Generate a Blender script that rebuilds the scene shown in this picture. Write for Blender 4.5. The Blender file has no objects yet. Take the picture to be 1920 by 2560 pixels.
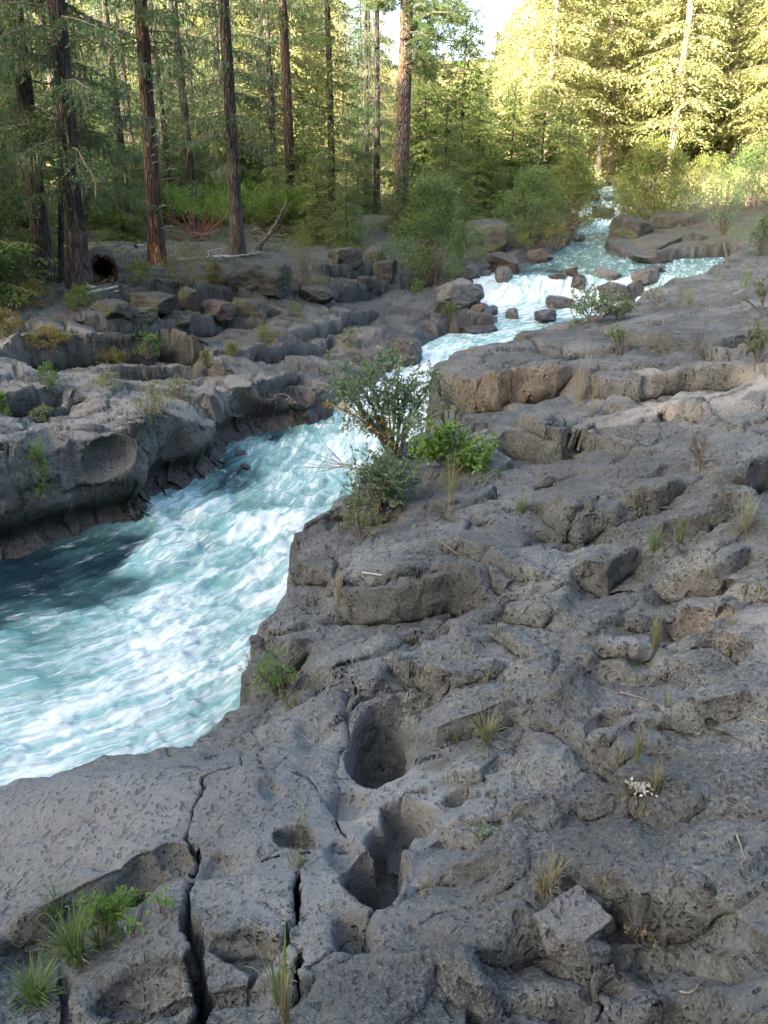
import bpy, bmesh, math, random
import numpy as np
from mathutils import Vector, Matrix
from mathutils.bvhtree import BVHTree

C = bpy.context.scene.collection
R = math.radians
# ------------------------------------------------------------ camera
CAMZ = 5.0
PITCH = 23.3
F = 1971.0
cd = bpy.data.cameras.new('camera'); cam = bpy.data.objects.new('camera', cd); C.objects.link(cam)
cd.sensor_fit = 'VERTICAL'; cd.sensor_height = 36.0; cd.lens = 36.0 * F / 2560.0
cd.clip_start = 0.05; cd.clip_end = 3000.0
cam.location = (0, 0, CAMZ); cam.rotation_euler = (R(90 - PITCH), 0, 0)
bpy.context.scene.camera = cam
# ------------------------------------------------------------ sky, sun, exposure
SUN_EL, SUN_AZ = 18.0, 226.0          # azimuth clockwise from +Y: behind and to the left
w = bpy.data.worlds.new("World"); bpy.context.scene.world = w; w.use_nodes = True
nt = w.node_tree; bg = nt.nodes['Background']
sky = nt.nodes.new('ShaderNodeTexSky'); sky.sky_type = 'NISHITA'; sky.sun_disc = False
sky.sun_elevation = R(SUN_EL); sky.sun_rotation = R(SUN_AZ)
sky.air_density = 0.8; sky.dust_density = 5.0; sky.ozone_density = 0.0
nt.links.new(sky.outputs[0], bg.inputs[0]); bg.inputs[1].default_value = 0.15
sl = bpy.data.lights.new('sun', 'SUN'); sun = bpy.data.objects.new('sun', sl); C.objects.link(sun)
sl.energy = 5.0; sl.angle = R(0.5); sl.color = (1.0, 0.90, 0.72)
sd = Vector((math.sin(R(SUN_AZ)) * math.cos(R(SUN_EL)), math.cos(R(SUN_AZ)) * math.cos(R(SUN_EL)), math.sin(R(SUN_EL))))
sun.rotation_euler = sd.to_track_quat('Z', 'Y').to_euler(); sun.location = sd * 100
sc = bpy.context.scene
sc.view_settings.view_transform = 'Standard'; sc.view_settings.look = 'None'
sc.view_settings.exposure = 3.35; sc.view_settings.gamma = 1.0
sc.cycles.use_denoising = True
sc.cycles.max_bounces = 6; sc.cycles.diffuse_bounces = 3; sc.cycles.glossy_bounces = 2
sc.cycles.transmission_bounces = 2; sc.cycles.transparent_max_bounces = 4

# ------------------------------------------------------------ pixel -> world
SP, CP = math.sin(R(PITCH)), math.cos(R(PITCH))
def ray(px, py):
    u = (px - 960) / F; v = (1280 - py) / F
    return u, CP + v * SP, -SP + v * CP
def W(px, py, zr):
    "the world point seen at a photo pixel, at height zr relative to the eye"
    a, b, c = ray(px, py); t = zr / c
    return (a * t, b * t, CAMZ + zr)

# ------------------------------------------------------------ noise in numpy
rs = np.random.RandomState(7)
PERM = rs.permutation(4096).astype(np.int32)
PERM = np.concatenate([PERM, PERM])
_g = rs.normal(size=(4096, 3)); GR = (_g / np.linalg.norm(_g, axis=1)[:, None]).astype(np.float32)
def _h(ix, iy, iz=0):
    return PERM[(PERM[(PERM[ix & 4095] + iy) & 4095] + iz) & 4095]
def noise(x, y, z=0.0):
    x = np.asarray(x, np.float32); y = np.asarray(y, np.float32); z = np.broadcast_to(np.float32(z) if np.isscalar(z) else z, x.shape)
    xi = np.floor(x).astype(np.int32); yi = np.floor(y).astype(np.int32); zi = np.floor(z).astype(np.int32)
    fx = x - xi; fy = y - yi; fz = z - zi
    f = lambda t: t * t * t * (t * (t * 6 - 15) + 10)
    u, v, w_ = f(fx), f(fy), f(fz)
    def g(a, b, c):
        G = GR[_h(xi + a, yi + b, zi + c)]
        return G[..., 0] * (fx - a) + G[..., 1] * (fy - b) + G[..., 2] * (fz - c)
    def lerp(a, b, t): return a + (b - a) * t
    return lerp(lerp(lerp(g(0,0,0), g(1,0,0), u), lerp(g(0,1,0), g(1,1,0), u), v),
                lerp(lerp(g(0,0,1), g(1,0,1), u), lerp(g(0,1,1), g(1,1,1), u), v), w_) * 1.6
def fbm(x, y, z=0.0, o=4, gain=.5):
    s = 0; a = 1.0; f = 1.0
    for i in range(o):
        s = s + a * noise(x * f + 17.3 * i, y * f - 9.1 * i, (z * f if not np.isscalar(z) else z + 3.7 * i)); a *= gain; f *= 2.03
    return s
def ridged(x, y, z=0.0, o=4):
    s = 0; a = 1.0; f = 1.0
    for i in range(o):
        s = s + a * (1 - 2 * np.abs(noise(x * f + 7.3 * i, y * f + 5.1 * i, z + i * 2.2))); a *= .5; f *= 2.1
    return s
RT = rs.rand(4096, 6).astype(np.float32)
def worley(x, y, seed=0, jit=.85):
    "F1, F2, the cell's own random numbers and the offset from its centre"
    xi = np.floor(x).astype(np.int32); yi = np.floor(y).astype(np.int32)
    f1 = np.full(x.shape, 9., np.float32); f2 = f1.copy(); idd = np.zeros(x.shape, np.int32)
    ox = np.zeros(x.shape, np.float32); oy = ox.copy()
    for i in (-1, 0, 1):
        for j in (-1, 0, 1):
            k = _h(xi + i, yi + j, seed)
            dx = (xi + i + .5 + jit * (RT[k, 0] - .5)) - x; dy = (yi + j + .5 + jit * (RT[k, 1] - .5)) - y
            d = np.sqrt(dx * dx + dy * dy)
            m = d < f1
            f2 = np.where(m, f1, np.minimum(f2, d)); f1 = np.where(m, d, f1)
            idd = np.where(m, k, idd); ox = np.where(m, -dx, ox); oy = np.where(m, -dy, oy)
    return f1, f2, RT[idd], ox, oy
def ss(a, b, x):
    t = np.clip((x - a) / (b - a), 0, 1); return t * t * (3 - 2 * t)

# ------------------------------------------------------------ water level along the stream
WY = [-50, 5, 9, 12, 15.5, 19, 21.8, 24.4, 25.1, 29, 40, 42.6, 43.2, 44.8, 45.3, 49, 62, 400]
WZ = [-.2, -.1, 0, .25, .6, 1.0, 1.2, 1.35, 2.0, 2.2, 2.6, 3.0, 3.3, 3.4, 3.7, 3.9, 4.1, 5.5]
def zwater(x, y):
    yy = y - .06 * (x - 7) * ((y > 20) & (y < 30)) 
    return np.interp(yy, WY, WZ)
def WW(px, py):
    "photo pixel on the water"
    a, b, c = ray(px, py); t = np.concatenate([np.linspace(3, 70, 2000)])
    f = CAMZ + c * t - np.interp(b * t, WY, WZ); i = int(np.argmax(f < 0)); i = i if f[i] < 0 else len(t) - 1
    return (a * t[i], b * t[i])

# ------------------------------------------------------------ the lie of the land: photo pixels with heights below the eye
CTL = [
 (0,2560,-3.3),(500,2560,-3.1),(960,2560,-2.9),(1400,2560,-2.7),(1920,2560,-2.35),(-500,2500,-3.6),(2500,2500,-2.1),
 (0,2250,-3.5),(500,2200,-3.15),(960,2200,-2.95),(1400,2200,-2.75),(1920,2200,-2.45),(2500,2000,-2.2),
 (0,2050,-3.55),(250,1960,-3.5),(600,1930,-3.35),(620,1840,-3.5),(960,1900,-3.1),(1400,1900,-2.8),(1920,1900,-2.5),
 (640,1650,-3.4),(960,1650,-3.05),(1400,1600,-2.8),(1920,1600,-2.55),(740,1430,-3.3),(960,1420,-3.05),(1400,1400,-2.75),(1920,1400,-2.45),
 (870,1250,-3.2),(1100,1200,-2.97),(1400,1200,-2.7),(1920,1200,-2.3),(1000,1130,-3.15),(1150,1060,-3.02),(1400,1050,-2.78),(1920,1050,-2.25),
 (1093,930,-2.85),(1250,940,-2.75),(1500,900,-2.55),(1920,920,-2.2),(1145,880,-2.85),(1330,845,-2.85),(1500,850,-2.6),(1920,850,-2.1),
 (1500,787,-2.8),(1650,780,-2.5),(1920,780,-2.15),(1620,730,-2.7),(1750,720,-2.5),(1920,710,-2.2),(1770,683,-2.6),(1920,640,-2.35),(2300,700,-1.9),(2300,900,-1.9),
 # left bank
 (0,1130,-3.3),(150,1100,-3.35),(300,1080,-3.4),(430,1060,-3.6),(560,1085,-3.9),(-300,1200,-3.2),(640,1060,-3.85),(760,970,-3.8),(700,1000,-3.75),
 (830,950,-3.8),(850,890,-3.75),(1000,790,-3.4),(1100,800,-3.5),(1200,730,-3.2),(400,980,-3.3),(100,1000,-3.2),(600,930,-3.4),(300,930,-3.15),(300,850,-2.85),
 (700,900,-3.42),(0,900,-2.85),(700,820,-3.1),(900,780,-3.25),(300,800,-2.65),(300,730,-2.3),(650,690,-2.4),(0,740,-2.15),(0,820,-2.6),(600,800,-2.95),
 (113,700,-2.1),(200,712,-2.2),(393,654,-2.18),(595,637,-2.2),(1000,540,-1.6),(300,560,-2.05),(700,520,-1.75),(0,600,-2.05),(1000,690,-2.8),(800,620,-2.35),
 (1180,640,-2.65),(1050,600,-2.35),(1360,600,-2.3),(1250,560,-2.1),(1400,520,-1.8),(1100,520,-1.7),
 # island and the far right bank
 (1620,560,-2.2),(1700,550,-1.9),(1620,625,-2.55),(1750,620,-2.4),(1800,570,-2.0),(1620,490,-1.2),(1920,560,-1.9),(2000,600,-2.0),
]
CW = [W(*c) for c in CTL]
CW += [(-2,-4,3.1),(-8,-4,2.0),(4,-4,3.4),(-9,3,2.0),(0,0,3.2),(2,1,3.15),(10,3,3.4),(14,12,3.6),(20,20,3.6),(-14,6,2.6),(-20,14,3.3),(-25,25,3.4),(-40,-30,3),(40,-30,4.5),
       (-60,20,5),(-60,60,6),(60,20,6),(60,60,6.5),(0,60,4.4),(-20,55,4.3),(25,48,4.0),(40,45,4.6),(0,110,9),(-60,110,10),(60,110,9),(-150,0,10),(150,0,14),(-150,200,24),(150,200,24),(0,250,26),(0,-150,8),(-400,-400,20),(400,-400,20),(-400,400,50),(400,400,50),(0,400,50)]
CW = np.array(CW, float); PX, PY, PZ = CW[:, 0], CW[:, 1], CW[:, 2]
n = len(CW)
_A = np.sqrt((PX[:, None] - PX[None]) ** 2 + (PY[:, None] - PY[None]) ** 2 + .04)
_M = np.zeros((n + 3, n + 3)); _M[:n, :n] = _A - np.eye(n) * .25
_M[:n, n] = 1; _M[:n, n + 1] = PX; _M[:n, n + 2] = PY; _M[n, :n] = 1; _M[n + 1, :n] = PX; _M[n + 2, :n] = PY
_wt = np.linalg.solve(_M, np.concatenate([PZ, [0, 0, 0]])).astype(np.float32)
def land0(x, y):
    out = _wt[n] + _wt[n + 1] * x + _wt[n + 2] * y
    for i in range(n): out = out + _wt[i] * np.sqrt((x - PX[i]) ** 2 + (y - PY[i]) ** 2 + .04)
    return out
def G0(px, py):
    "photo pixel on the plain lie of the land"
    a, b, c = ray(px, py); t = np.exp(np.linspace(math.log(2), math.log(120), 900))
    f = CAMZ + c * t - land0(a * t, b * t); i = int(np.argmax(f < 0)) if (f < 0).any() else len(t) - 1
    return (a * t[i], b * t[i], CAMZ + c * t[i])

# ------------------------------------------------------------ the river's outline
def EW(lst): return [WW(*p) for p in lst]
def EL(lst): return [W(*p)[:2] for p in lst]
LEFT = [(-9.5, 7.5)] + EW([(0,1430),(175,1372),(300,1352),(395,1325),(450,1255),(545,1215),(592,1172),(600,1120),(690,1095),(770,1082),(835,1055),(880,1010),(960,960),(1010,915),
  (1070,868),(1140,842),(1250,828),(1240,800),(1190,786),(1225,762),(1228,735),(1225,708),(1290,690),(1370,657),(1415,628),(1445,600),(1455,575),(1462,545),(1472,520),(1478,500),(1490,478)]) + [(16.5, 62)]
RIGHT = [(21, 62)] + EW([(1560,478),(1555,500),(1562,520),(1560,548),(1528,590),(1508,628),(1560,648),(1650,652),(1790,645)]) + [(20, 29.5), (34, 31), (34, 26), (22, 25.5), (15.2, 24.2)]
NEAR = EL([(1850,630,-2.4),(1770,683,-2.6),(1700,694,-2.65),(1620,729,-2.7),(1585,752,-2.75),(1500,787,-2.8),(1420,822,-2.8),(1330,845,-2.85),(1145,880,-2.85),(1093,915,-2.85),
  (1088,990,-3.0),(1085,1060,-3.1),(1040,1090,-3.15),(980,1130,-3.2),(890,1200,-3.2),(855,1250,-3.25),(750,1340,-3.3),(740,1425,-3.35),(690,1540,-3.4),(618,1570,-3.4),(620,1640,-3.4),
  (630,1735,-3.5),(612,1790,-3.5),(600,1830,-3.6),(500,1860,-3.5),(400,1885,-3.5),(290,1895,-3.5),(185,1940,-3.55),(0,1990,-3.6),(-400,2100,-3.7)]) + [(-9.5, 3.4)]
POLY = np.array(LEFT + RIGHT + NEAR, float)
def sdf(x, y, pts, closed=True):
    "distance to the outline (negative inside) and the index of the nearest edge"
    m = len(pts); d = np.full(x.shape, 1e9, np.float32); idx = np.zeros(x.shape, np.int16); ins = np.zeros(x.shape, bool)
    for i in range(m if closed else m - 1):
        ax, ay = pts[i]; bx, by = pts[(i + 1) % m]
        ex, ey = bx - ax, by - ay; L = ex * ex + ey * ey + 1e-9
        t = np.clip(((x - ax) * ex + (y - ay) * ey) / L, 0, 1)
        q = np.hypot(x - ax - t * ex, y - ay - t * ey)
        mm = q < d; d = np.where(mm, q, d); idx = np.where(mm, i, idx)
        if closed and ay != by: ins ^= ((ay > y) != (by > y)) & (x < ex * (y - ay) / (by - ay) + ax)
    return (np.where(ins, -d, d) if closed else d), idx
NL = len(LEFT)
# ------------------------------------------------------------ ledges: lines whose near side drops  (points, drop, reach)
LEDGE = [
 ([(1095,958),(1249,974),(1307,959),(1388,956),(1434,945)],.42,.7),([(1434,945),(1520,958),(1597,968),(1712,939),(1828,939),(1930,930)],.22,.6),
 ([(1209,1124),(1284,1107),(1400,1112),(1452,1078)],.26,.5),([(1319,1199),(1382,1188),(1452,1159)],.1,.3),
 ([(1359,1234),(1410,1285),(1452,1303),(1521,1280)],.2,.4),([(1550,1240),(1643,1246),(1730,1199)],.13,.35),
 ([(1614,1321),(1706,1292),(1828,1280),(1863,1321)],.26,.45),([(1423,1413),(1515,1413),(1614,1355)],.2,.4),
 ([(1093,1355),(1134,1379),(1238,1402),(1284,1437),(1400,1442)],.09,.3),([(850,1445),(870,1500),(989,1500),(1151,1465),(1261,1488)],.26,.4),
 ([(1261,1494),(1365,1517),(1400,1506)],.12,.25),([(1672,1488),(1770,1494),(1857,1517)],.22,.35),([(1556,1506),(1597,1523),(1643,1506)],.12,.25),
 ([(1625,1402),(1712,1413),(1799,1425),(1886,1379)],.16,.35),([(1790,1260),(1863,1228),(1940,1160)],.25,.4),([(1240,1570),(1278,1587),(1330,1610)],.1,.2),
 ([(960,1640),(1006,1639),(1070,1691),(1120,1745)],.16,.25),([(1640,1030),(1672,1020),(1787,1054)],.16,.4),([(1272,1078),(1365,1104),(1457,1031)],.13,.35),
 ([(1700,1775),(1758,1815),(1845,1785)],.14,.25),([(1521,1726),(1654,1752),(1729,1746)],.1,.3),([(1562,1839),(1597,1874),(1712,1856)],.07,.25),
 ([(1064,1793),(1090,1820),(1200,1790),(1307,1746)],.1,.25),([(1024,2163),(1134,2157),(1307,2180)],.1,.25),([(1556,2198),(1614,2250),(1730,2235),(1790,2203)],.22,.35),
 ([(1560,2313),(1747,2313),(1828,2342),(1930,2383)],.1,.2),([(1342,2313),(1434,2370),(1481,2400),(1573,2365)],.14,.3),([(1162,2520),(1307,2468),(1452,2433)],.2,.3),
 ([(1573,2543),(1648,2510),(1683,2470)],.14,.25),([(0,2370),(174,2309),(295,2257),(359,2228),(480,2215)],.26,.25),([(520,2420),(600,2365),(700,2375)],.18,.25),
 ([(730,1430),(760,1450),(850,1445)],.15,.3),([(640,1560),(720,1600),(800,1585)],.15,.3),([(850,1270),(950,1290),(1030,1280)],.18,.3),
 ([(1200,850),(1400,880),(1600,860),(1800,850)],.1,.5),([(1500,830),(1650,850),(1780,890),(1930,830)],.18,.6),
 ([(1700,2420),(1800,2470),(1900,2560)],.12,.3),([(980,1560),(1060,1570),(1150,1545)],.1,.25),([(1450,1640),(1600,1660),(1720,1640)],.08,.25),
 ([(700,1690),(790,1680),(850,1700)],.12,.25),([(1480,1960),(1600,1990),(1700,1975)],.08,.25),([(1100,1270),(1160,1300),(1250,1290)],.08,.25),
 # left bank tiers
 ([(200,765),(250,750),(400,735),(580,728),(640,760),(740,790)],.4,.8),([(120,800),(280,810),(480,800),(560,778),(690,800)],.3,.7),
 ([(-40,885),(0,878),(200,849),(405,843),(555,872)],.42,.8),([(220,907),(445,889),(520,907),(600,925)],.2,.6),
 ([(-40,1010),(60,985),(150,970)],.25,.6),([(60,1005),(133,1010),(220,990)],.16,.4),([(250,1065),(360,1068),(450,1040)],.2,.4),
 ([(463,982),(560,1010),(636,1005),(706,970)],.16,.5),([(620,960),(700,950),(760,930)],.16,.4),([(600,880),(700,870),(850,830)],.2,.5),
 ([(700,840),(850,800),(960,760)],.2,.6),([(740,720),(850,730),(960,700),(1100,690)],.3,.8),([(760,680),(900,670),(1000,650)],.3,.8),
 ([(1060,800),(1120,815),(1240,800)],.15,.4),
]
_rl = random.Random(21)
for _ in range(26):                                              # lesser ledges over the near shelf
    px, py = _rl.uniform(1000, 1900), _rl.uniform(880, 2540)
    if px < 1130 and py > 1750: continue
    L_ = _rl.uniform(90, 230) * (.6 + py / 2600); sg_ = _rl.uniform(-.35, .12); bow = _rl.uniform(-.05, .22)
    LEDGE.append(([(px + L_ * (q - .5), py + L_ * (sg_ * (q - .5) + bow * (1 - (2 * q - 1) ** 2) + _rl.uniform(-.04, .04))) for q in (0, .25, .5, .75, 1)], _rl.uniform(.04, .09), _rl.uniform(.25, .5)))
LED = []
for pts, h, wd in LEDGE:
    q = np.array([G0(*p)[:2] for p in pts]); LED.append((q, h, wd))
def ledges(x, y):
    z = np.zeros(x.shape, np.float32); ux = z.copy(); uy = z.copy()
    for q, h, wd in LED:
        lo = q.min(0) - wd * 4; hi = q.max(0) + wd * 4
        m = (x > lo[0]) & (x < hi[0]) & (y > lo[1]) & (y < hi[1])
        if not m.any(): continue
        X, Y = x[m], y[m]
        seg = np.hypot(*(q[1:] - q[:-1]).T); L = seg.sum(); acc = 0
        d = np.full(X.shape, 1e9); sg = np.zeros(X.shape); al = np.zeros(X.shape); hx_ = sg.copy(); hy_ = sg.copy()
        for i in range(len(q) - 1):
            ax, ay = q[i]; ex, ey = q[i + 1] - q[i]; LL = ex * ex + ey * ey + 1e-9
            t = np.clip(((X - ax) * ex + (Y - ay) * ey) / LL, 0, 1)
            dd = np.hypot(X - ax - t * ex, Y - ay - t * ey); mm = dd < d
            s = -(ex * (Y - ay) - ey * (X - ax))
            d = np.where(mm, dd, d); sg = np.where(mm, np.sign(s), sg); al = np.where(mm, acc + t * seg[i], al); hx_ = np.where(mm, -ey / math.sqrt(LL), hx_); hy_ = np.where(mm, ex / math.sqrt(LL), hy_); acc += seg[i]
        D = d * sg
        tp = ss(0, .18 * L, al) * ss(0, .18 * L, L - al)
        drop = ss(-.015, .05 + .12 * h, D) * np.exp(-np.clip(D, 0, 9) / wd) * h
        lip = .3 * h * np.exp(-np.clip(-D, 0, 9) / (wd * .8)) * (D <= 0) + .3 * h * (D > 0) * (1 - ss(-.015, .05, D)) * np.exp(-np.clip(D, 0, 9) / .1)
        z[m] += ((lip - drop) * tp).astype(np.float32)
        ft = .06 + .13 * h; tk = .55 * h * tp * ss(.3 * ft, ft, D) * np.exp(-np.clip(D - ft, 0, 9) / (.10 + .2 * h))
        ux[m] += (tk * hx_).astype(np.float32); uy[m] += (tk * hy_).astype(np.float32)
    return z, ux, uy
# ------------------------------------------------------------ potholes, hollows, cracks on the near shelf
def hole(px, py, rx, ry, depth, sharp=6.0, rot=0.0):
    x, y, z = G0(px, py); a, b, c = ray(px, py); t = math.hypot(y / b * 1.0, 0) if b else 1
    t = y / b; ang = -c / math.sqrt(a * a + b * b + c * c)
    return (x, y, rx * t / F, ry * t / F / ang, depth, sharp, R(rot))
HOLES = [hole(930,1830,150,120,.10,2), hole(950,1832,82,98,.60,5), hole(800,1850,75,50,.08,2), hole(878,1985,72,50,.13,3), hole(1012,2012,58,58,.34,4.5,20), hole(968,2078,56,52,.40,4.5), hole(800,1930,60,40,.05,2), hole(868,2120,42,60,.10,2.5),
         hole(935,2195,76,64,1.5,6,10), hole(985,2140,34,40,.46,3.5,30), hole(905,1990,210,150,.07,1.8), hole(752,2093,64,34,.15,6), hole(870,2350,60,60,.14,3), hole(1130,1960,50,30,.16,4,25), hole(1310,2035,50,26,.09,2.5),
         hole(350,2510,130,60,.14,3,10), hole(440,2195,50,26,.12,3), hole(715,1645,55,35,.16,3), hole(690,2010,45,25,.05,2), hole(560,2190,60,30,.06,2)]
CRACK = [([(492,2600),(490,2408),(495,2303),(488,2240)],.034,.5),([(717,2560),(712,2350),(735,2263),(755,2200),(770,2165)],.026,.45),
         ([(650,1960),(567,2000),(503,2030),(497,2060),(480,2147),(492,2200)],.02,.14),([(750,1955),(800,1975),(822,1997),(868,2069)],.007,.08),
         ([(640,1850),(655,1900),(652,1945)],.012,.15),([(590,1860),(600,1900),(610,1960)],.012,.15),([(300,2290),(345,2268),(400,2240)],.05,.3),
         ([(850,1700),(900,1740),(1000,1690)],.012,.06),([(1480,2395),(1470,2450),(1450,2560)],.015,.08),([(960,1990),(1000,1960),(1060,1940)],.015,.1)]
CRK = [(np.array([G0(*p)[:2] for p in pts]), wd, dp) for pts, wd, dp in CRACK]
cx0, cy0, _ = G0(870, 2030); cx1, cy1, _ = G0(250, 2080)
def land(x, y, full=True):
    "height of the ground with all its relief; also the masks the materials use"
    wx = x + .12 * noise(x * 1.3, y * 1.3, 5.) + .05 * noise(x * 4, y * 4, 1.); wy = y + .12 * noise(x * 1.3, y * 1.3, 9.) + .05 * noise(x * 4, y * 4, 3.)
    d, idx = sdf(wx, wy, POLY)
    left = (idx < NL) & (y > 6) ; isl = (idx >= NL) & (idx < NL + len(RIGHT) - 2)
    near = ~left & ~isl
    z = land0(x, y)
    lw, ux, uy = ledges(wx, wy)
    far = ss(24, 34, np.hypot(x, y))
    forest = np.where(left, ss(-.1, .6, land0(x, y) - 2.75), 0) * ss(12, 16, y); forest = np.maximum(forest, far * .8)
    # smooth water-worn rock round the potholes and on the big slab at lower left
    sm = np.maximum(np.exp(-(((x - cx0) / .75) ** 2 + ((y - cy0) / .9) ** 2) ** 2), np.exp(-(((x - cx1) / 1.15) ** 2 + ((y - cy1) / .7) ** 2) ** 2))
    rough = (1 - .85 * sm)
    # near bank: long low lava lobes; left bank: blocks in courses
    wob1 = .30 * noise(x * .9, y * 1.1, 2.) + .07 * noise(x * 3.1, y * 3.6, 12.); wob2 = .30 * noise(x * .9, y * 1.1, 4.) + .08 * noise(x * 3.1, y * 3.6, 14.)
    f1, f2, r, ox, oy = worley(wx * .72 + .30 * wy + wob1, wy * 1.40 - .25 * wx + wob2, 1)
    big = .13 * (r[..., 2] - .5) + .16 * (ox * (r[..., 3] - .5) + oy * (r[..., 4] * 1.1 - .1)) + .04 * (1 - f1 * f1) - .05 * np.exp(-((f2 - f1) / .045) ** 2)
    f1b, f2b, rb, oxb, oyb = worley(wx * 1.7 + 9 + wob2 * 1.6, wy * 3.4 - .5 * wx + wob1 * 1.6, 2)
    sml = .055 * (rb[..., 2] - .5) + .11 * (oxb * (rb[..., 3] - .5) + oyb * (rb[..., 4] - .1)) - .02 * np.exp(-((f2b - f1b) / .09) ** 2)
    sml = sml * ss(-.25, .35, noise(x * .9, y * .9, 11.))
    f1c, f2c, rc, oxc, oyc = worley(wx * 1.35 + 3, wy * 2.0 + 5, 3)
    blk = .42 * (rc[..., 2] - .5) + .25 * (oxc * (rc[..., 3] - .5) + oyc * (rc[..., 4] - .5)) - .16 * np.exp(-((f2c - f1c) / .06) ** 2)
    blk2 = .16 * (rb[..., 2] - .5) + .15 * oyb * (rb[..., 3] - .3) - .06 * np.exp(-((f2b - f1b) / .10) ** 2)
    rid = ridged(x * 1.7, y * 2.2, 3., 3)
    zn = (big + sml + .018 * rid) * rough + .03 * fbm(x * .8, y * .8, 1., 2)
    zl = (blk * .34 + blk2 * .45 + .02 * rid)
    dz = np.where(left, zl, zn) * (1 - .75 * forest) * (1 + .25 * ss(10, 16, y) * ~left)
    z = z + .26 * np.exp(-(((x - cx1) / 1.0) ** 2 + ((y - cy1 - .12) / .45) ** 2)) * near
    z = z + dz + lw * np.where(near, 1.22, 1.4) + forest * .12 * fbm(x * .5, y * .5, 2., 3)
    z = z + ss(110, 200, np.hypot(x, y)) * 8 * fbm(x * .01, y * .01, 2., 3)
    # holes and cracks
    m = (y < 8) & (y > 0) & (np.abs(x) < 4)
    if m.any():
        X, Y = wx[m], wy[m]; X = x[m] * .45 + X * .55; Y = y[m] * .45 + Y * .55; zz = z[m]; bz = land0(X, Y)
        acc_ = np.zeros(X.shape)
        for hx, hy, rx, ry, dp, sh, ro in HOLES:
            qx = (X - hx) * math.cos(ro) + (Y - hy) * math.sin(ro); qy = -(X - hx) * math.sin(ro) + (Y - hy) * math.cos(ro)
            rho = np.sqrt((qx / rx) ** 2 + (qy / ry) ** 2)
            hd_ = dp * (1 - ss(1 - 1.7 / sh, 1 + .75 / sh, rho)) * (1 + .2 * np.clip(1 - rho ** 2, 0, 1)); acc_ = (acc_ ** 3 + np.clip(hd_, 0, 9) ** 3) ** (1 / 3)
        zz = zz - acc_
        for q, wd, dp in CRK:
            dd, _ = sdf(X + .035 * noise(X * 7, Y * 7, 1.) + .012 * noise(X * 24, Y * 24, 1.), Y + .02 * noise(X * 8, Y * 8, 6.), q, closed=False); zz = zz - dp * (1 - ss(wd * .35, wd, dd))
        z[m] = zz
    # river cut: a steep wall at the outline
    zw = zwater(x, y)
    d0 = d; d = np.where(near, d + .17, d)
    lowc = np.where(left, .34, .15)
    bed = zw - .7
    wall = ss(-.06, lowc, d + .05 * noise(x * 5, y * 5, 7.)) ** .8
    rim = 1 - np.where(near, .035, .11) * np.exp(-np.clip(d, 0, 9) / .25)
    zc = bed + (np.maximum(z, zw + .04) - bed) * wall * rim
    zc = np.where(d < -.3, bed, zc)
    if not full: return zc
    return zc, d0, left, isl, near, forest, sm, zw, wall, ux, uy
# ------------------------------------------------------------ mesh helpers
def mesh_np(name, V, faces, mats=(), smooth=True, attrs=None, mi=None):
    "faces: an (n,3) or (n,4) array"
    V = np.asarray(V, np.float32); faces = np.asarray(faces, np.int32); k = faces.shape[1]
    me = bpy.data.meshes.new(name)
    me.vertices.add(len(V)); me.vertices.foreach_set('co', V.ravel())
    me.loops.add(faces.size); me.loops.foreach_set('vertex_index', faces.ravel())
    me.polygons.add(len(faces)); me.polygons.foreach_set('loop_start', np.arange(len(faces), dtype=np.int32) * k)
    me.polygons.foreach_set('loop_total', np.full(len(faces), k, np.int32))
    if mi is not None: me.polygons.foreach_set('material_index', np.asarray(mi, np.int32))
    me.polygons.foreach_set('use_smooth', np.full(len(faces), smooth))
    for a, v in (attrs or {}).items():
        v = np.asarray(v, np.float32)
        if v.ndim == 1: at = me.attributes.new(a, 'FLOAT', 'POINT'); at.data.foreach_set('value', v)
        else: at = me.attributes.new(a, 'FLOAT_VECTOR', 'POINT'); at.data.foreach_set('vector', v.ravel())
    me.update(); me.validate()
    for m in mats: me.materials.append(m)
    return me
def link(name, me, parent=None):
    o = bpy.data.objects.new(name, me); C.objects.link(o)
    if parent is not None: o.parent = parent
    return o
def tag(o, label=None, cat=None, group=None, kind=None):
    if label: o['label'] = label
    if cat: o['category'] = cat
    if group: o['group'] = group
    if kind: o['kind'] = kind
    return o
def empty(name, loc, rz=0.0, sc_=1.0):
    o = bpy.data.objects.new(name, None); C.objects.link(o); o.location = loc; o.rotation_euler = (0, 0, rz); o.scale = (sc_,) * 3; o.empty_display_size = .2
    return o
def copy_tree(o):
    r = o.copy(); C.objects.link(r)
    for ch in list(o.children):
        c = ch.copy(); C.objects.link(c); c.parent = r
        for g in list(ch.children):
            d = g.copy(); C.objects.link(d); d.parent = c
    return r
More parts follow.
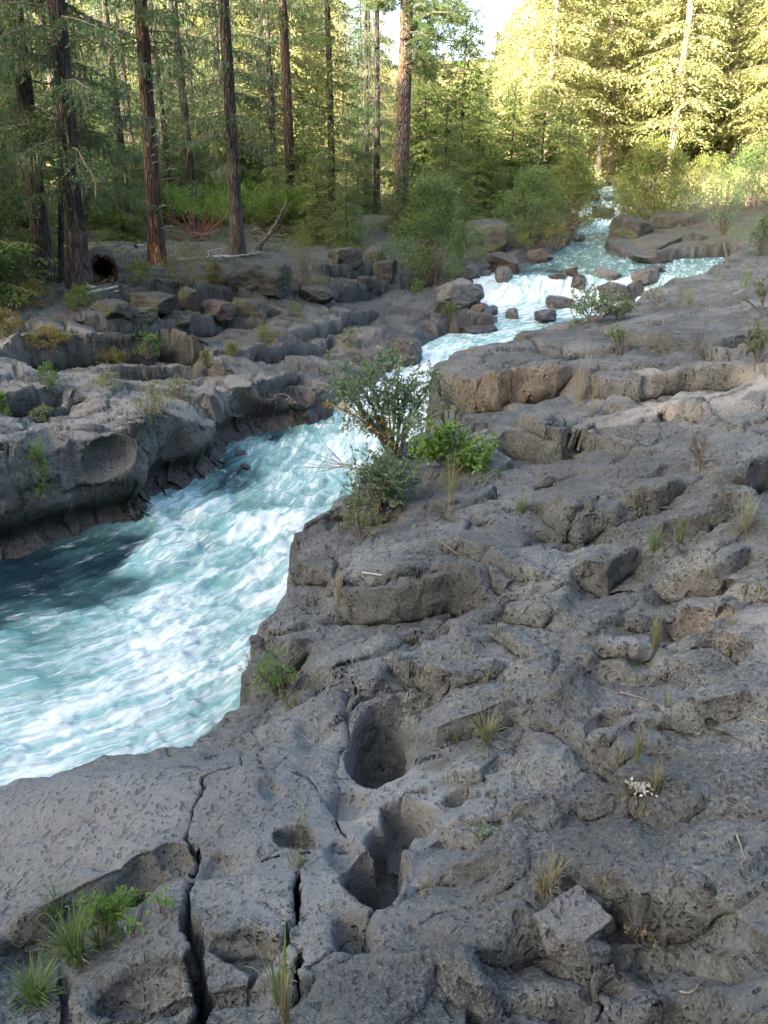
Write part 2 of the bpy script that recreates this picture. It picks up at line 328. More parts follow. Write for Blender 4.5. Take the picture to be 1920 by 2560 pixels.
# ------------------------------------------------------------ materials
class NT:
    def __init__(s, name):
        s.m = bpy.data.materials.new(name); s.m.use_nodes = True; s.t = s.m.node_tree; s.b = s.t.nodes['Principled BSDF']; s.out = s.t.nodes['Material Output']
    def n(s, ty, **kw):
        nd = s.t.nodes.new(ty)
        for k, v in kw.items():
            if k.startswith('i_'):
                key = k[2:]; key = int(key) if key.isdigit() else key
                if hasattr(v, 'node') or isinstance(v, bpy.types.NodeSocket): s.t.links.new(v, nd.inputs[key])
                else: nd.inputs[key].default_value = v
            else: setattr(nd, k, v)
        return nd
    def l(s, a, b): s.t.links.new(a, b)
    def pos(s): return s.n('ShaderNodeNewGeometry').outputs['Position']
    def obj(s): return s.n('ShaderNodeTexCoord').outputs['Object']
    def attr(s, nm, o='Fac'): return s.n('ShaderNodeAttribute', attribute_name=nm).outputs[o]
    def noise(s, vec, scale, detail=4, rough=.55, o='Fac', dist=0.):
        return s.n('ShaderNodeTexNoise', i_Vector=vec, i_Scale=scale, i_Detail=detail, i_Roughness=rough, i_Distortion=dist).outputs[o]
    def vor(s, vec, scale, feat='F1', o='Distance', rnd=1.): return s.n('ShaderNodeTexVoronoi', feature=feat, i_Vector=vec, i_Scale=scale, i_Randomness=rnd).outputs[o]
    def ramp(s, fac, stops, interp='LINEAR'):
        r = s.n('ShaderNodeValToRGB', i_Fac=fac); cr = r.color_ramp; cr.interpolation = interp
        while len(cr.elements) < len(stops): cr.elements.new(.5)
        for e, (p, c) in zip(cr.elements, stops): e.position = p; e.color = (c, c, c, 1) if np.isscalar(c) else (*c, 1)
        return r.outputs['Color']
    def mix(s, f, a, b, ty='MIX'):
        m = s.n('ShaderNodeMix', data_type='RGBA', blend_type=ty)
        for k, v in ((0, f), (6, a), (7, b)):
            if isinstance(v, bpy.types.NodeSocket): s.l(v, m.inputs[k])
            else: m.inputs[k].default_value = v if k == 0 else (*v, 1)
        return m.outputs[2]
    def math(s, op, a, b=0., c=0.):
        m = s.n('ShaderNodeMath', operation=op)
        for k, v in enumerate((a, b, c)):
            if isinstance(v, bpy.types.NodeSocket): s.l(v, m.inputs[k])
            else: m.inputs[k].default_value = v
        return m.outputs[0]
    def scl(s, vec, x, y, z): return s.n('ShaderNodeMapping', i_Vector=vec, i_Scale=(x, y, z)).outputs[0]
    def bump(s, h, dist, strength=1., nrm=None):
        b = s.n('ShaderNodeBump', i_Height=h, i_Distance=dist, i_Strength=strength)
        if nrm is not None: s.l(nrm, b.inputs['Normal'])
        return b.outputs[0]

def rock_mat(name, masks=True, c0=(.026, .028, .027), c1=(.136, .142, .132), stain=(.080, .072, .058), vec='pos', moss=0.0):
    k = NT(name); p = k.pos() if vec == 'pos' else k.obj()
    n1 = k.noise(p, 1.3, 6, .62); n2 = k.noise(p, 7., 6, .65); n3 = k.noise(p, 38., 4, .7)
    base = k.mix(k.ramp(n1, [(.35, 0), (.65, 1)]), c0, c1)
    base = k.mix(k.ramp(n2, [(.3, .75), (.7, 0)]), base, tuple(v * .55 for v in c0))
    base = k.mix(k.math('MULTIPLY', k.ramp(n3, [(.45, 0), (.7, 1)]), .45), base, tuple(min(1, v * 1.45) for v in c1))
    base = k.mix(k.math('MULTIPLY', k.ramp(k.noise(p, 2.1, 5, .6), [(.5, 0), (.75, 1)]), .5), base, stain)
    # crustose lichen: pale scattered rosettes in patches
    lv = k.vor(p, 42.); lm = k.math('MULTIPLY', k.ramp(lv, [(.22, 1), (.30, 0)]), k.ramp(k.noise(p, 3.1, 4, .7), [(.56, 0), (.66, 1)]))
    base = k.mix(k.math('MULTIPLY', lm, .55), base, (.30, .31, .27))
    # vesicles: small dark pits
    pd = k.mix(.10, p, k.noise(p, 8., 2, .5, 'Color'))
    def pits(scale, thr):
        v = k.n('ShaderNodeTexVoronoi', i_Vector=pd, i_Scale=scale); sz_ = k.n('ShaderNodeSeparateColor', i_Color=v.outputs['Color']).outputs[0]
        return k.ramp(k.math('DIVIDE', v.outputs['Distance'], k.math('ADD', k.math('MULTIPLY', k.math('POWER', sz_, 2.5), thr), .04)), [(.55, 1), (1.0, 0)])
    pm = k.math('MAXIMUM', k.math('MAXIMUM', pits(12., .34), pits(22., .40)), pits(40., .46)); pit2 = pits(80., .5)
    pm = k.math('MULTIPLY', pm, k.ramp(k.noise(p, 1.7, 5, .65), [(.34, .25), (.52, 1)]))
    base = k.mix(k.math('MULTIPLY', pit2, .45), base, (.03, .03, .032))
    base = k.mix(k.math('MULTIPLY', pm, .75), base, (.02, .02, .022))
    gr_ = k.ramp(k.noise(p, 95., 3, .75), [(.5, 0), (.72, 1)]); base = k.mix(k.math('MULTIPLY', gr_, .5), base, tuple(min(1, v * 2.0) for v in c1))
    base = k.mix(k.ramp(k.noise(p, .55, 4, .6, dist=.6), [(.40, .0), (.60, .5)]), base, tuple(v * .8 for v in c0))
    h = k.math('ADD', k.math('MULTIPLY', n2, .6), k.math('MULTIPLY', n3, .38))
    h = k.math('SUBTRACT', h, k.math('MULTIPLY', pm, .75)); h = k.math('SUBTRACT', h, k.math('MULTIPLY', pit2, .22))
    rough = .9
    if masks:
        sm = k.math('MULTIPLY', k.attr('smooth'), .7); wet = k.attr('wet'); soil = k.attr('soil'); tan = k.attr('tan'); orange = k.attr('orange'); dk = k.attr('dark')
        base = k.mix(k.math('MULTIPLY', sm, .55), base, k.mix(n2, (.13, .135, .133), (.18, .182, .175)))
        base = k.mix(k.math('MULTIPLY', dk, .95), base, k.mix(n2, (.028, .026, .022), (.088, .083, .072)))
        base = k.mix(tan, base, k.mix(n3, (.19, .17, .145), (.29, .262, .222)))
        base = k.mix(orange, base, k.mix(k.ramp(n2, [(.35, 0), (.65, 1)]), (.10, .070, .044), (.21, .155, .108)))
        sf = k.mix(k.ramp(k.noise(p, 1.1, 5, .6), [(.42, 0), (.58, 1)]), (.040, .030, .019), (.036, .058, .016))
        sf = k.mix(k.ramp(k.noise(p, 26., 3, .7), [(.5, 0), (.75, .6)]), sf, (.12, .085, .05))
        sf = k.mix(k.attr('far_yellow'), sf, k.mix(n1, (.10, .10, .03), (.22, .19, .08)))  # far ground mixed towards a brighter yellow-green
        base = k.mix(soil, base, sf)
        base = k.mix(k.math('MULTIPLY', wet, .8), base, k.mix(n2, (.010, .010, .010), (.038, .028, .020)))
        rr = k.math('SUBTRACT', .9, k.math('MULTIPLY', wet, .62)); k.l(rr, k.b.inputs['Roughness'])
        h = k.math('MULTIPLY', h, k.math('SUBTRACT', 1., k.math('MULTIPLY', sm, .45)))
    else: k.b.inputs['Roughness'].default_value = rough
    if moss: base = k.mix(k.math('MULTIPLY', k.ramp(k.noise(p, 2.6, 5, .6), [(.48, 0), (.62, 1)]), moss), base, (.055, .07, .02))
    k.l(base, k.b.inputs['Base Color']); k.b.inputs['Specular IOR Level'].default_value = .35
    k.l(k.bump(h, .04, 1.), k.b.inputs['Normal'])
    return k.m
M_rock = rock_mat('basalt')
M_boulder = rock_mat('boulder_basalt', False, c0=(.065, .066, .064), c1=(.165, .165, .155))
M_darkrock = rock_mat('dark_mossy_basalt', False, c0=(.022, .021, .019), c1=(.085, .080, .070), moss=.5)
M_redrock = rock_mat('rusty_basalt', False, c0=(.038, .030, .024), c1=(.115, .092, .072), stain=(.085, .045, .024))
k = NT('wet_boulder'); p = k.pos(); n2 = k.noise(p, 5., 5, .6)
k.l(k.mix(k.ramp(n2, [(.4, 0), (.65, 1)]), (.012, .012, .013), (.065, .058, .05)), k.b.inputs['Base Color']); k.b.inputs['Roughness'].default_value = .28
k.l(k.bump(k.noise(p, 9., 6, .65), .08, .9), k.b.inputs['Normal']); M_wet = k.m

# ------------------------------------------------------------ the ground sheet: rings round the viewpoint, finer where the profile is long
def smooth_rows(a, sg):
    n_ = int(sg * 3); kx = np.exp(-.5 * (np.arange(-n_, n_ + 1) / sg) ** 2); kx /= kx.sum()
    fr = np.fft.rfft(a, axis=0); ker = np.zeros(a.shape[0]); ker[:n_ + 1] = kx[n_:]; ker[-n_:] = kx[:n_]
    return np.fft.irfft(fr * np.fft.rfft(ker)[:, None], n=a.shape[0], axis=0)
th = np.concatenate([np.linspace(-180, -42, 70, endpoint=False), np.linspace(-42, 42, 1000, endpoint=False), np.linspace(42, 180, 70, endpoint=False)])
TH = np.radians(th); NC = len(TH); NR = 1150
rr = np.exp(np.linspace(math.log(.5), math.log(700), 1500))
X = np.sin(TH)[:, None] * rr; Y = np.cos(TH)[:, None] * rr
Z = land(X.astype(np.float32), Y.astype(np.float32), full=False)
mid = lambda a: .5 * (a[:, 1:] + a[:, :-1])
hh = np.maximum(CAMZ - mid(Z), .6); rm = .5 * (rr[1:] + rr[:-1])[None]; RD2 = rm ** 2 + hh ** 2
dr = (rr[1:] - rr[:-1])[None]; dZ = Z[:, 1:] - Z[:, :-1]
ang = np.sqrt((dr * hh) ** 2 + (dZ * rm) ** 2) / RD2
wgt = ang * np.where(rm < 60, 1, .6) + .00035 * dr / rm * 60 / 60
wgt = np.where(rm < 2.2, wgt * .35, wgt)
wgt = np.minimum(wgt, .02)
wgt = smooth_rows(wgt, 14.)
cum = np.concatenate([np.zeros((NC, 1)), np.cumsum(wgt, 1)], 1); cum /= cum[:, -1:]
cum = smooth_rows(cum, 10.)
q = np.linspace(0, 1, NR)
RR = np.stack([np.interp(q, cum[i], rr) for i in range(NC)])
GX = (np.sin(TH)[:, None] * RR).astype(np.float32); GY = (np.cos(TH)[:, None] * RR).astype(np.float32)
GZ, d, left, isl, near, forest, sm, zw, wall, ux, uy = land(GX, GY)
GZ = GZ.astype(np.float32)
P = np.stack([GX, GY, GZ], -1)
# true 3-D roughness along the normals: lets walls overhang
def normals(P):
    a = np.roll(P, -1, 0) - np.roll(P, 1, 0); b = np.empty_like(P); b[:, 1:-1] = P[:, 2:] - P[:, :-2]; b[:, 0] = b[:, 1]; b[:, -1] = b[:, -2]
    n_ = np.cross(b, a); n_ /= np.linalg.norm(n_, axis=-1, keepdims=True) + 1e-12
    return np.where(n_[..., 2:] < 0, -n_, n_)
N = normals(P); steep = 1 - ss(.45, .85, N[..., 2])
rad = np.hypot(GX, GY)
wallzone = ss(.05, .3, GZ - zw) * (d < .8) * (d > -.2)
def n3(s, o=3, k=0.): return fbm(P[..., 0] * s + k, P[..., 1] * s, P[..., 2] * s + 3, o)
fine = .012 * n3(4.5, 3) + .006 * n3(22., 3, 5.) + .012 * (1 - 2 * np.abs(n3(7., 1, 8.))) * (rad < 12)
fine = fine * (1 - .75 * sm) * np.where(rad < 60, 1, .3)
lay = np.round((GZ + .15 * fbm(GX * .6, GY * .6, 1., 2)) * 4.2) / 4.2            # beds in the walls
f1, f2, r3, _, _ = worley(GX * 1.5 + lay * 5.3, GY * 1.5 + lay * 3.1, 5)
blocks = .16 * (r3[..., 2] - .4) - .08 * np.exp(-((f2 - f1) / .08) ** 2)
dsp = fine + steep * np.where(left & (rad < 40), blocks * np.where((GY > 12.5) & (GX > -2.2), .12, .5) * (1 - forest * .3), .035 * n3(2.2, 3, 2.))
near_soft = (left & (GY < 16) & (d < .9))
dsp = np.where(near_soft, fine + steep * (.07 * n3(1.1, 3, 2.) + blocks * .35), dsp)
P = P + N * dsp[..., None]
P[..., 0] += ux; P[..., 1] += uy          # the ledges overhang their feet
# spherical scoops worn into the rock: (photo px, how far along the ray, radius)
def along(px, py, t): a, b, c = ray(px, py); return np.array([a * t, b * t, CAMZ + c * t])
SCOOP = [(120,1085,11.0,.42),(262,1150,11.25,.48),(455,1105,12.2,.45),(380,1095,12,.25),(640,1010,14.2,.5),(560,1020,13.4,.3),(740,975,15.0,.4)]
Pf = P[(rad > 8) & (rad < 20) & (GX < 1)]
for px, py, t, r_ in SCOOP:
    rd_ = np.array(ray(px, py)); rl_ = np.linalg.norm(rd_); rd_ /= rl_; vv = Pf - [0, 0, CAMZ]; tt_ = vv @ rd_; pd_ = np.linalg.norm(vv - tt_[:, None] * rd_, axis=1)
    nr = pd_ < .05
    if not nr.any(): continue
    c_ = np.array([0, 0, CAMZ]) + rd_ * (tt_[nr].min() - r_ * .30); v = P - c_; L_ = np.linalg.norm(v, axis=-1)
    r_ = r_ * (1 + .55 * noise(GX * 1.5, GZ * 2.2, px * .1) - .12); m = L_ < r_
    P[m] = c_ + v[m] / np.maximum(L_[m], 1e-3)[..., None] * (r_[m][:, None] * .85 + .15 * L_[m][:, None])
# undercut just above the water
uc = np.exp(-((P[..., 2] - zw - .25) / .28) ** 2) * (d > -.1) * (d < .6) * left * (GY < 18)
gx, gy = N[..., 0], N[..., 1]; gl = np.hypot(gx, gy) + 1e-6
P[..., 0] -= uc * .28 * (GY < 14.5) * gx / gl; P[..., 1] -= uc * .28 * (GY < 14.5) * gy / gl
# material masks
zz = P[..., 2]
wet = np.clip(1 - (zz - zw - .10 - .16 * fbm(GX * 2, GY * 2, 1., 2)) / .38, 0, 1) * (d < 1.2)
wet = np.where(left & (d < 1.), np.clip(1 - (zz - zw - .35 - .25 * fbm(GX * 2, GY * 2, 1., 2)) / .3, 0, 1), wet)
def blob(px, py, rx, ry):
    x0, y0, z0 = G0(px, py); b = ray(px, py); t = y0 / b[1]; a_ = -b[2]
    return np.exp(-(((GX - x0) / (rx * t / F)) ** 2 + ((GY - y0) / (ry * t / F / a_)) ** 2) ** 1.5)
tan_ = np.maximum.reduce([blob(1800, 985, 260, 45), blob(1600, 960, 150, 16) * .6, blob(1240, 1085, 110, 22) * .7, blob(1870, 1560, 90, 160) * .45, blob(1620, 1600, 120, 60) * .25, blob(960, 1905, 60, 25) * .5, blob(905, 2020, 50, 20) * .4, blob(430, 965, 170, 28) * .55, blob(830, 835, 150, 28) * .4, blob(560, 900, 100, 20) * .3])
tan_ = tan_ * ss(-.5, .2, fbm(GX * 3, GY * 3, 4., 3))
flat = ss(.55, .85, N[..., 2])
tan_ = np.maximum(tan_, .42 * flat * left * (GY < 14.8) * (d > .15) * ss(-.5, .1, fbm(GX * 1.8, GY * 1.8, 14., 4)))
orange = blob(1270, 1010, 190, 60) * (1 - ss(.5, .85, N[..., 2])) * (GX > 0)
orange = np.maximum(orange, blob(1190, 1010, 120, 50) * (1 - flat)) * .5
orange = np.maximum(orange, .25 * blob(1770, 1510, 110, 50) * (1 - flat))
orange = np.maximum(orange, .0 * ss(.1, .6, noise(GX * 1.1, GY * 1.1, 31.)) * (1 - flat) * near * (GY < 12))
soil = forest * ss(-.25, .25, fbm(GX * .9, GY * .9, 3., 3) + .9 * (flat - .55) + .25)
far_ = ss(46, 60, rad) * (GY > 20); soil = np.maximum(soil, ss(34, 46, rad)); soil = np.maximum(soil, isl * ss(.5, 1.5, d) * .5)
soil = np.maximum(soil, .8 * left * (GY > 13.5) * ss(.9, 1.5, d) * ss(.1, .45, fbm(GX * 1.4, GY * 1.4, 8., 3)) * flat)
for sp in [(190,2390,130,50),(1215,1850,80,25),(1360,2215,40,25),(1635,1370,80,12),(1700,1360,80,10),(1635,1620,60,18),(1600,1985,60,25),(950,1290,90,35),(1120,1195,110,25),(1860,1325,60,15),(760,2110,50,10),(940,1880,50,20),(1100,1880,60,18),(1620,1520,90,14)]:
    soil = np.maximum(soil, .75 * blob(*sp) * ss(-.35, .1, fbm(GX * 5, GY * 5, 2., 3)) * flat)
soil *= (wet < .5)
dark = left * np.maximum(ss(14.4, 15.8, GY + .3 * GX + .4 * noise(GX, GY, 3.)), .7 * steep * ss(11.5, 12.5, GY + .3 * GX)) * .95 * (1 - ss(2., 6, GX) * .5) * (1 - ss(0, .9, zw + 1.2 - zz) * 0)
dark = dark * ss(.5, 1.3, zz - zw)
ii = (np.arange(NC)[:, None] * NR + np.arange(NR - 1)[None]); jj = (((np.arange(NC) + 1) % NC)[:, None] * NR + np.arange(NR - 1)[None])
quads = np.stack([ii, ii + 1, jj + 1, jj], -1).reshape(-1, 4)
V = P.reshape(-1, 3)
ground = link('ground', mesh_np('ground', V, quads, [M_rock], True, dict(wet=wet.ravel(), tan=tan_.ravel(), orange=orange.ravel(), soil=soil.ravel(), far_yellow=far_.ravel(), smooth=sm.ravel(), dark=dark.ravel())))
tag(ground, kind='structure')
# coarse copy for ray casts
_s = 2
cols = np.arange(0, NC, _s); rows_ = np.arange(0, NR, _s)
Pc = P[np.ix_(cols, rows_)].reshape(-1, 3); nr_ = len(rows_); nc_ = len(cols)
ci = np.arange(nc_ - 1)[:, None] * nr_ + np.arange(nr_ - 1)[None]
qc = np.stack([ci, ci + 1, ci + nr_ + 1, ci + nr_], -1).reshape(-1, 4)
BVH = BVHTree.FromPolygons([tuple(v) for v in Pc.tolist()], [tuple(f) for f in qc.tolist()])
def G(px, py):
    "photo pixel on the finished ground"
    a, b, c = ray(px, py); h = BVH.ray_cast(Vector((0, 0, CAMZ)), Vector((a, b, c)).normalized(), 900)
    return h[0] if h[0] is not None else Vector(W(px, py, -1.0))
def drop(x, y, z0=60):
    h = BVH.ray_cast(Vector((x, y, z0)), Vector((0, 0, -1)), 900); return h[0].z if h[0] is not None else 3.0

# ------------------------------------------------------------ water
k = NT('river_water'); fl = k.attr('flow', 'Vector'); foam = k.attr('foam'); p = k.pos()
fn = k.noise(k.scl(fl, 1.1, 4.4, 1.), 1.0, 9, .62, dist=1.3); fn2 = k.noise(k.scl(fl, 3.4, 17.0, 1.), 1.0, 7, .7, dist=.7)
ff = k.math('ADD', k.math('MULTIPLY', k.math('SUBTRACT', fn, .5), 2.5), k.math('MULTIPLY', k.math('SUBTRACT', fn2, .5), 1.2))
fn3 = k.noise(k.scl(fl, 11., 34., 1.), 1.0, 5, .7, dist=.6); ff = k.math('ADD', ff, k.math('MULTIPLY', k.math('SUBTRACT', fn3, .5), .3)); ff = k.math('ADD', foam, ff)
fm = k.ramp(ff, [(.34, 0.0), (.60, .26), (1.0, 1.0)])
teal = k.mix(k.ramp(k.noise(p, .7, 3, .5), [(.35, 0), (.65, 1)]), (.018, .055, .056), (.040, .095, .092))
deep = k.mix(k.ramp(foam, [(.05, 1), (.35, 0)]), teal, (.006, .016, .022))
milky = k.mix(k.ramp(foam, [(.2, 0), (.65, 1)]), deep, (.15, .29, .28))
k.l(k.mix(fm, milky, (.46, .515, .52)), k.b.inputs['Base Color'])
k.l(k.math('ADD', .12, k.math('MULTIPLY', fm, .45)), k.b.inputs['Roughness']); k.b.inputs['IOR'].default_value = 1.33
wh = k.math('ADD', k.noise(k.scl(fl, 2.5, 6., 1.), 1., 6, .6, dist=.8), k.math('MULTIPLY', k.noise(p, 14., 4, .6), .35))
wh = k.math('ADD', wh, k.math('MULTIPLY', fm, .5))
k.l(k.bump(wh, .05, .6), k.b.inputs['Normal']); M_water = k.m
MIDL = [(-14, 5.2), (-6, 6.6), (-3.4, 7.6), (-1.7, 9.3), (-.3, 11.5), (.2, 14), (.35, 16.5), (1.0, 19), (3.2, 21.3), (6.0, 23.4), (7.2, 26.5), (8.2, 31), (9.8, 37), (11.7, 43), (14.3, 50), (18.5, 63)]
ML = np.array(MIDL, float)
tt = np.linspace(0, len(ML) - 1, 400); ML = np.stack([np.interp(tt, np.arange(len(ML)), ML[:, i]) for i in (0, 1)], 1)
for _ in range(30): ML[1:-1] = .25 * ML[:-2] + .5 * ML[1:-1] + .25 * ML[2:]
SLN = np.concatenate([[0], np.cumsum(np.hypot(*(ML[1:] - ML[:-1]).T))])
def flow(x, y):
    s = np.zeros(x.shape); t = np.zeros(x.shape); best = np.full(x.shape, 1e9)
    for i in range(0, len(ML) - 4, 4):
        ax, ay = ML[i]; ex, ey = ML[i + 4] - ML[i]; L2 = ex * ex + ey * ey
        u = np.clip(((x - ax) * ex + (y - ay) * ey) / L2, 0, 1); dd = np.hypot(x - ax - u * ex, y - ay - u * ey); m = dd < best
        best = np.where(m, dd, best); s = np.where(m, SLN[i] + u * math.sqrt(L2), s); t = np.where(m, ((x - ax) * ey - (y - ay) * ex) / math.sqrt(L2), t)
    return s, t
# foam read off the photo: pixel, amount
FOAM = [(30,1480,.02),(150,1450,.0),(300,1400,.0),(330,1450,.1),(0,1560,.15),(200,1500,.1),(100,1600,.35),(200,1580,.45),(380,1400,.75),(450,1350,.6),(500,1270,.8),(520,1350,.45),(600,1200,.2),(620,1280,.3),
 (700,1120,.5),(800,1090,.55),(720,1220,.6),(660,1330,.95),(560,1420,.5),(480,1480,.75),(650,1450,.8),(400,1560,.8),(350,1640,.9),(420,1720,1.),(560,1560,.6),(300,1780,.65),(150,1700,.5),(50,1650,.4),(60,1800,.6),
 (150,1850,.85),(500,1800,.6),(100,1930,.9),(300,1860,.7),(640,1160,.45),(690,1060+30,.3),(850,1150,.8),(900,1100,.9),(980,1050,1.),(1040,980,1.),(1070,930,.95),(1100,900,.8),(1200,850,.6),(1300,830,.55),(1380,810,.45),(1330,770,.7),
 (1300,750,1.),(1250,730,1.),(1400,740,1.),(1450,720,.9),(1550,745,.9),(1600,740,.95),(1650,700,.6),(1750,650,.4),(1830,640,.35),(1300,680,.15),(1380,680,.2),(1450,660,.3),(1500,690,.2),(1400,640,.35),(1450,620,.35),(1500,600,.3),(1480,570,.5),(1520,560,.6),
 (1500,540,.9),(1540,520,.95),(1520,500,.5),(1530,485,.45),(1290,715,.6),(1360,725,.8),(1600,680,.3)]
FP = np.array([(*WW(a, b), c) for a, b, c in FOAM])
NWc, NWr = 640, 800
thw = np.radians(np.linspace(-60, 42, NWc)); rw = np.concatenate([1 / np.linspace(1 / 4.2, 1 / 66, NWr)])
WX = (np.sin(thw)[:, None] * rw).astype(np.float32); WYg = (np.cos(thw)[:, None] * rw).astype(np.float32)
dw, _ = sdf(WX, WYg, POLY)
S_, T_ = flow(WX, WYg)
wxx = WX + .35 * noise(WX * .8, WYg * .8, 1.); wyy = WYg + .35 * noise(WX * .8, WYg * .8, 2.)
num = 0; den = 0
for x0, y0, c_ in FP:
    q_ = 1 / (((wxx - x0) ** 2 + (wyy - y0) ** 2) / (.02 * y0) ** 2 + .05) ** 1.6; num = num + q_ * c_; den = den + q_
fo = num / den
zW = zwater(WX, WYg)
turb = .35 + .65 * np.clip(fo * 1.4, 0, 1)
fx, fy = S_ * .9, T_ * 1.6
crest = ridged(fx + .5 * noise(fx * 2, fy * 2, 1.), fy + .5 * noise(fx * 2, fy * 2, 4.), 2., 4)
wav = .034 * crest + .034 * fbm(fx * 2.4, fy * 2.4, 5., 4)
amp = np.where(WYg < 20, 1.15, .8) * (1 + .8 * np.exp(-((WYg - 12) / 3) ** 2))
drive = np.exp(-((WYg - 24.8) / .7) ** 2)
zW = zW + wav * turb * amp + .02 * fbm(WX * 6, WYg * 6, 2., 3) * turb + drive * .05 * noise(WX * 6, WYg * 2, 1.)
fo = fo + .30 * (crest - .3) * turb * .6 - .12 * (dw > -.15) * (WYg < 16) * (WX < 1)
fo = np.clip(fo * .86 + .0, 0, 1.1)
keep = (dw < .9)
vi = np.arange(NWc * NWr).reshape(NWc, NWr)
qk = keep[:-1, :-1] & keep[1:, :-1] & keep[:-1, 1:] & keep[1:, 1:]
qd = np.stack([vi[:-1, :-1], vi[:-1, 1:], vi[1:, 1:], vi[1:, :-1]], -1)[qk]
used, inv = np.unique(qd, return_inverse=True)
Vw = np.stack([WX, WYg, zW], -1).reshape(-1, 3)[used]
fl_ = np.stack([S_, T_, 0 * S_], -1).reshape(-1, 3)[used]
water = link('river', mesh_np('river', Vw, inv.reshape(-1, 4), [M_water], True, dict(foam=fo.ravel()[used], flow=fl_)))
tag(water, kind='structure')

# ------------------------------------------------------------ unseen wooded ridges, added to block sun and low sky over the near half
k = NT('shade_ridge_cover'); p = k.pos(); k.l(k.ramp(k.noise(p, .5, 6, .7), [(.35, (.015, .03, .01)), (.7, (.06, .09, .03))]), k.b.inputs['Base Color']); k.b.inputs['Roughness'].default_value = .95; M_shade_ridge = k.m
def slope(x0, y0, x1, y1, H, half, nm='shade_ridge'):
    "a long wooded ridge added for its shade, from one point to the other, H high, half wide, its crest ragged with treetops"
    L_ = math.hypot(x1 - x0, y1 - y0); a_ = np.linspace(0, 1, 160); uu = np.linspace(-1, 1, 40); A_, U_ = np.meshgrid(a_, uu, indexing='ij')
    dx, dy = (x1 - x0) / L_, (y1 - y0) / L_; end = np.minimum(ss(0, 10 / L_, A_), ss(0, 10 / L_, 1 - A_))
    s__ = A_ * L_; XX = x0 + dx * s__ - dy * U_ * half; YY = y0 + dy * s__ + dx * U_ * half
    ZZ = 1 + end * (H * (1 - np.abs(U_)) ** .8 * (1 - .12 * np.abs(noise(s__ * .05, 0 * s__, 3.))) + 3.5 * noise(s__ * .35, U_ * 9, 6.))
    ri = np.arange(159)[:, None] * 40 + np.arange(39)[None]
    return tag(link(nm, mesh_np(nm, np.stack([XX, YY, ZZ], -1).reshape(-1, 3), np.stack([ri, ri + 40, ri + 41, ri + 1], -1).reshape(-1, 4), [M_shade_ridge])), kind='structure')
slope(-185, -48, 75, -48, 47, 28)
slope(-48, -20, -34, 14, 20, 9)
slope(42, -20, 46, 30, 20, 9)
# ------------------------------------------------------------ mesh collector for plants and rocks
class MB:
    def __init__(s): s.v = []; s.f = []; s.m = []; s.n = 0
    def add(s, v, f, mi=0):
        v = np.asarray(v, np.float32).reshape(-1, 3); f = np.asarray(f, np.int64); s.v.append(v); s.f.append(f + s.n); s.m.append(np.full(len(f), mi)); s.n += len(v)
    def tube(s, pts, rad, k=6, mi=0, wob=0.):
        pts = np.asarray(pts, float); m = len(pts); rad = np.broadcast_to(np.asarray(rad, float), (m,))
        T = np.gradient(pts, axis=0); T /= np.linalg.norm(T, axis=1)[:, None] + 1e-9
        ref = np.array([0, 0, 1.]) if abs(T[0, 2]) < .9 else np.array([1., 0, 0])
        A = np.cross(T, ref); A /= np.linalg.norm(A, axis=1)[:, None] + 1e-9; B = np.cross(T, A)
        an = np.arange(k) / k * 2 * math.pi
        r_ = rad[:, None] * (1 + (wob * np.random.rand(m, k) if wob else 0))
        v = pts[:, None] + r_[..., None] * (np.cos(an)[None, :, None] * A[:, None] + np.sin(an)[None, :, None] * B[:, None])
        i = np.arange(m - 1)[:, None] * k; j = np.arange(k)[None]; j2 = (j + 1) % k
        s.add(v, np.stack([i + j, i + j2, i + k + j2, i + k + j], -1).reshape(-1, 4), mi)
    def leaves(s, c, dr, nrm, ln, wd, mi=0, fold=0.):
        "diamond leaves from base point c along dr"
        c = np.asarray(c, float); dr = np.asarray(dr, float); m = len(c)
        if not m: return
        dr = dr / (np.linalg.norm(dr, axis=1)[:, None] + 1e-9); sd_ = np.cross(dr, nrm); sd_ /= np.linalg.norm(sd_, axis=1)[:, None] + 1e-9
        up = np.cross(sd_, dr)
        ln = np.broadcast_to(ln, (m,))[:, None]; wd = np.broadcast_to(wd, (m,))[:, None]
        mid_ = c + dr * ln * .45 + up * ln * fold
        v = np.stack([c, mid_ + sd_ * wd * .5, c + dr * ln, mid_ - sd_ * wd * .5], 1)
        s.add(v, np.arange(m * 4).reshape(-1, 4), mi)
    def mesh(s, name, mats, smooth=False): return mesh_np(name, np.concatenate(s.v), np.concatenate(s.f), mats, smooth, mi=np.concatenate(s.m))
    def build(s, name, mats, parent=None, smooth=False): return link(name, s.mesh(name, mats, smooth), parent)

def leaf_mat(name, c0, c1, trans=.35, rough=.6, hue=None, nscale=1.2):
    k = NT(name); oi = k.n('ShaderNodeObjectInfo').outputs['Random']; p = k.obj()
    f = k.math('ADD', k.math('MULTIPLY', k.ramp(k.noise(p, nscale, 3, .6), [(.35, 0), (.65, 1)]), .6), k.math('MULTIPLY', oi, .4))
    isl_ = k.n('ShaderNodeNewGeometry').outputs['Random Per Island']
    col = k.mix(f, c0, c1); col = k.mix(k.math('MULTIPLY', isl_, .5), col, hue or tuple(min(1, v * 1.7) for v in c1))
    k.l(col, k.b.inputs['Base Color']); k.b.inputs['Roughness'].default_value = rough; k.b.inputs['Specular IOR Level'].default_value = .3
    tr = k.n('ShaderNodeBsdfTranslucent'); k.l(k.mix(.5, col, (.11, .165, .04)), tr.inputs[0])
    mx = k.n('ShaderNodeMixShader', i_0=trans); k.l(k.b.outputs[0], mx.inputs[1]); k.l(tr.outputs[0], mx.inputs[2]); k.l(mx.outputs[0], k.out.inputs[0])
    return k.m
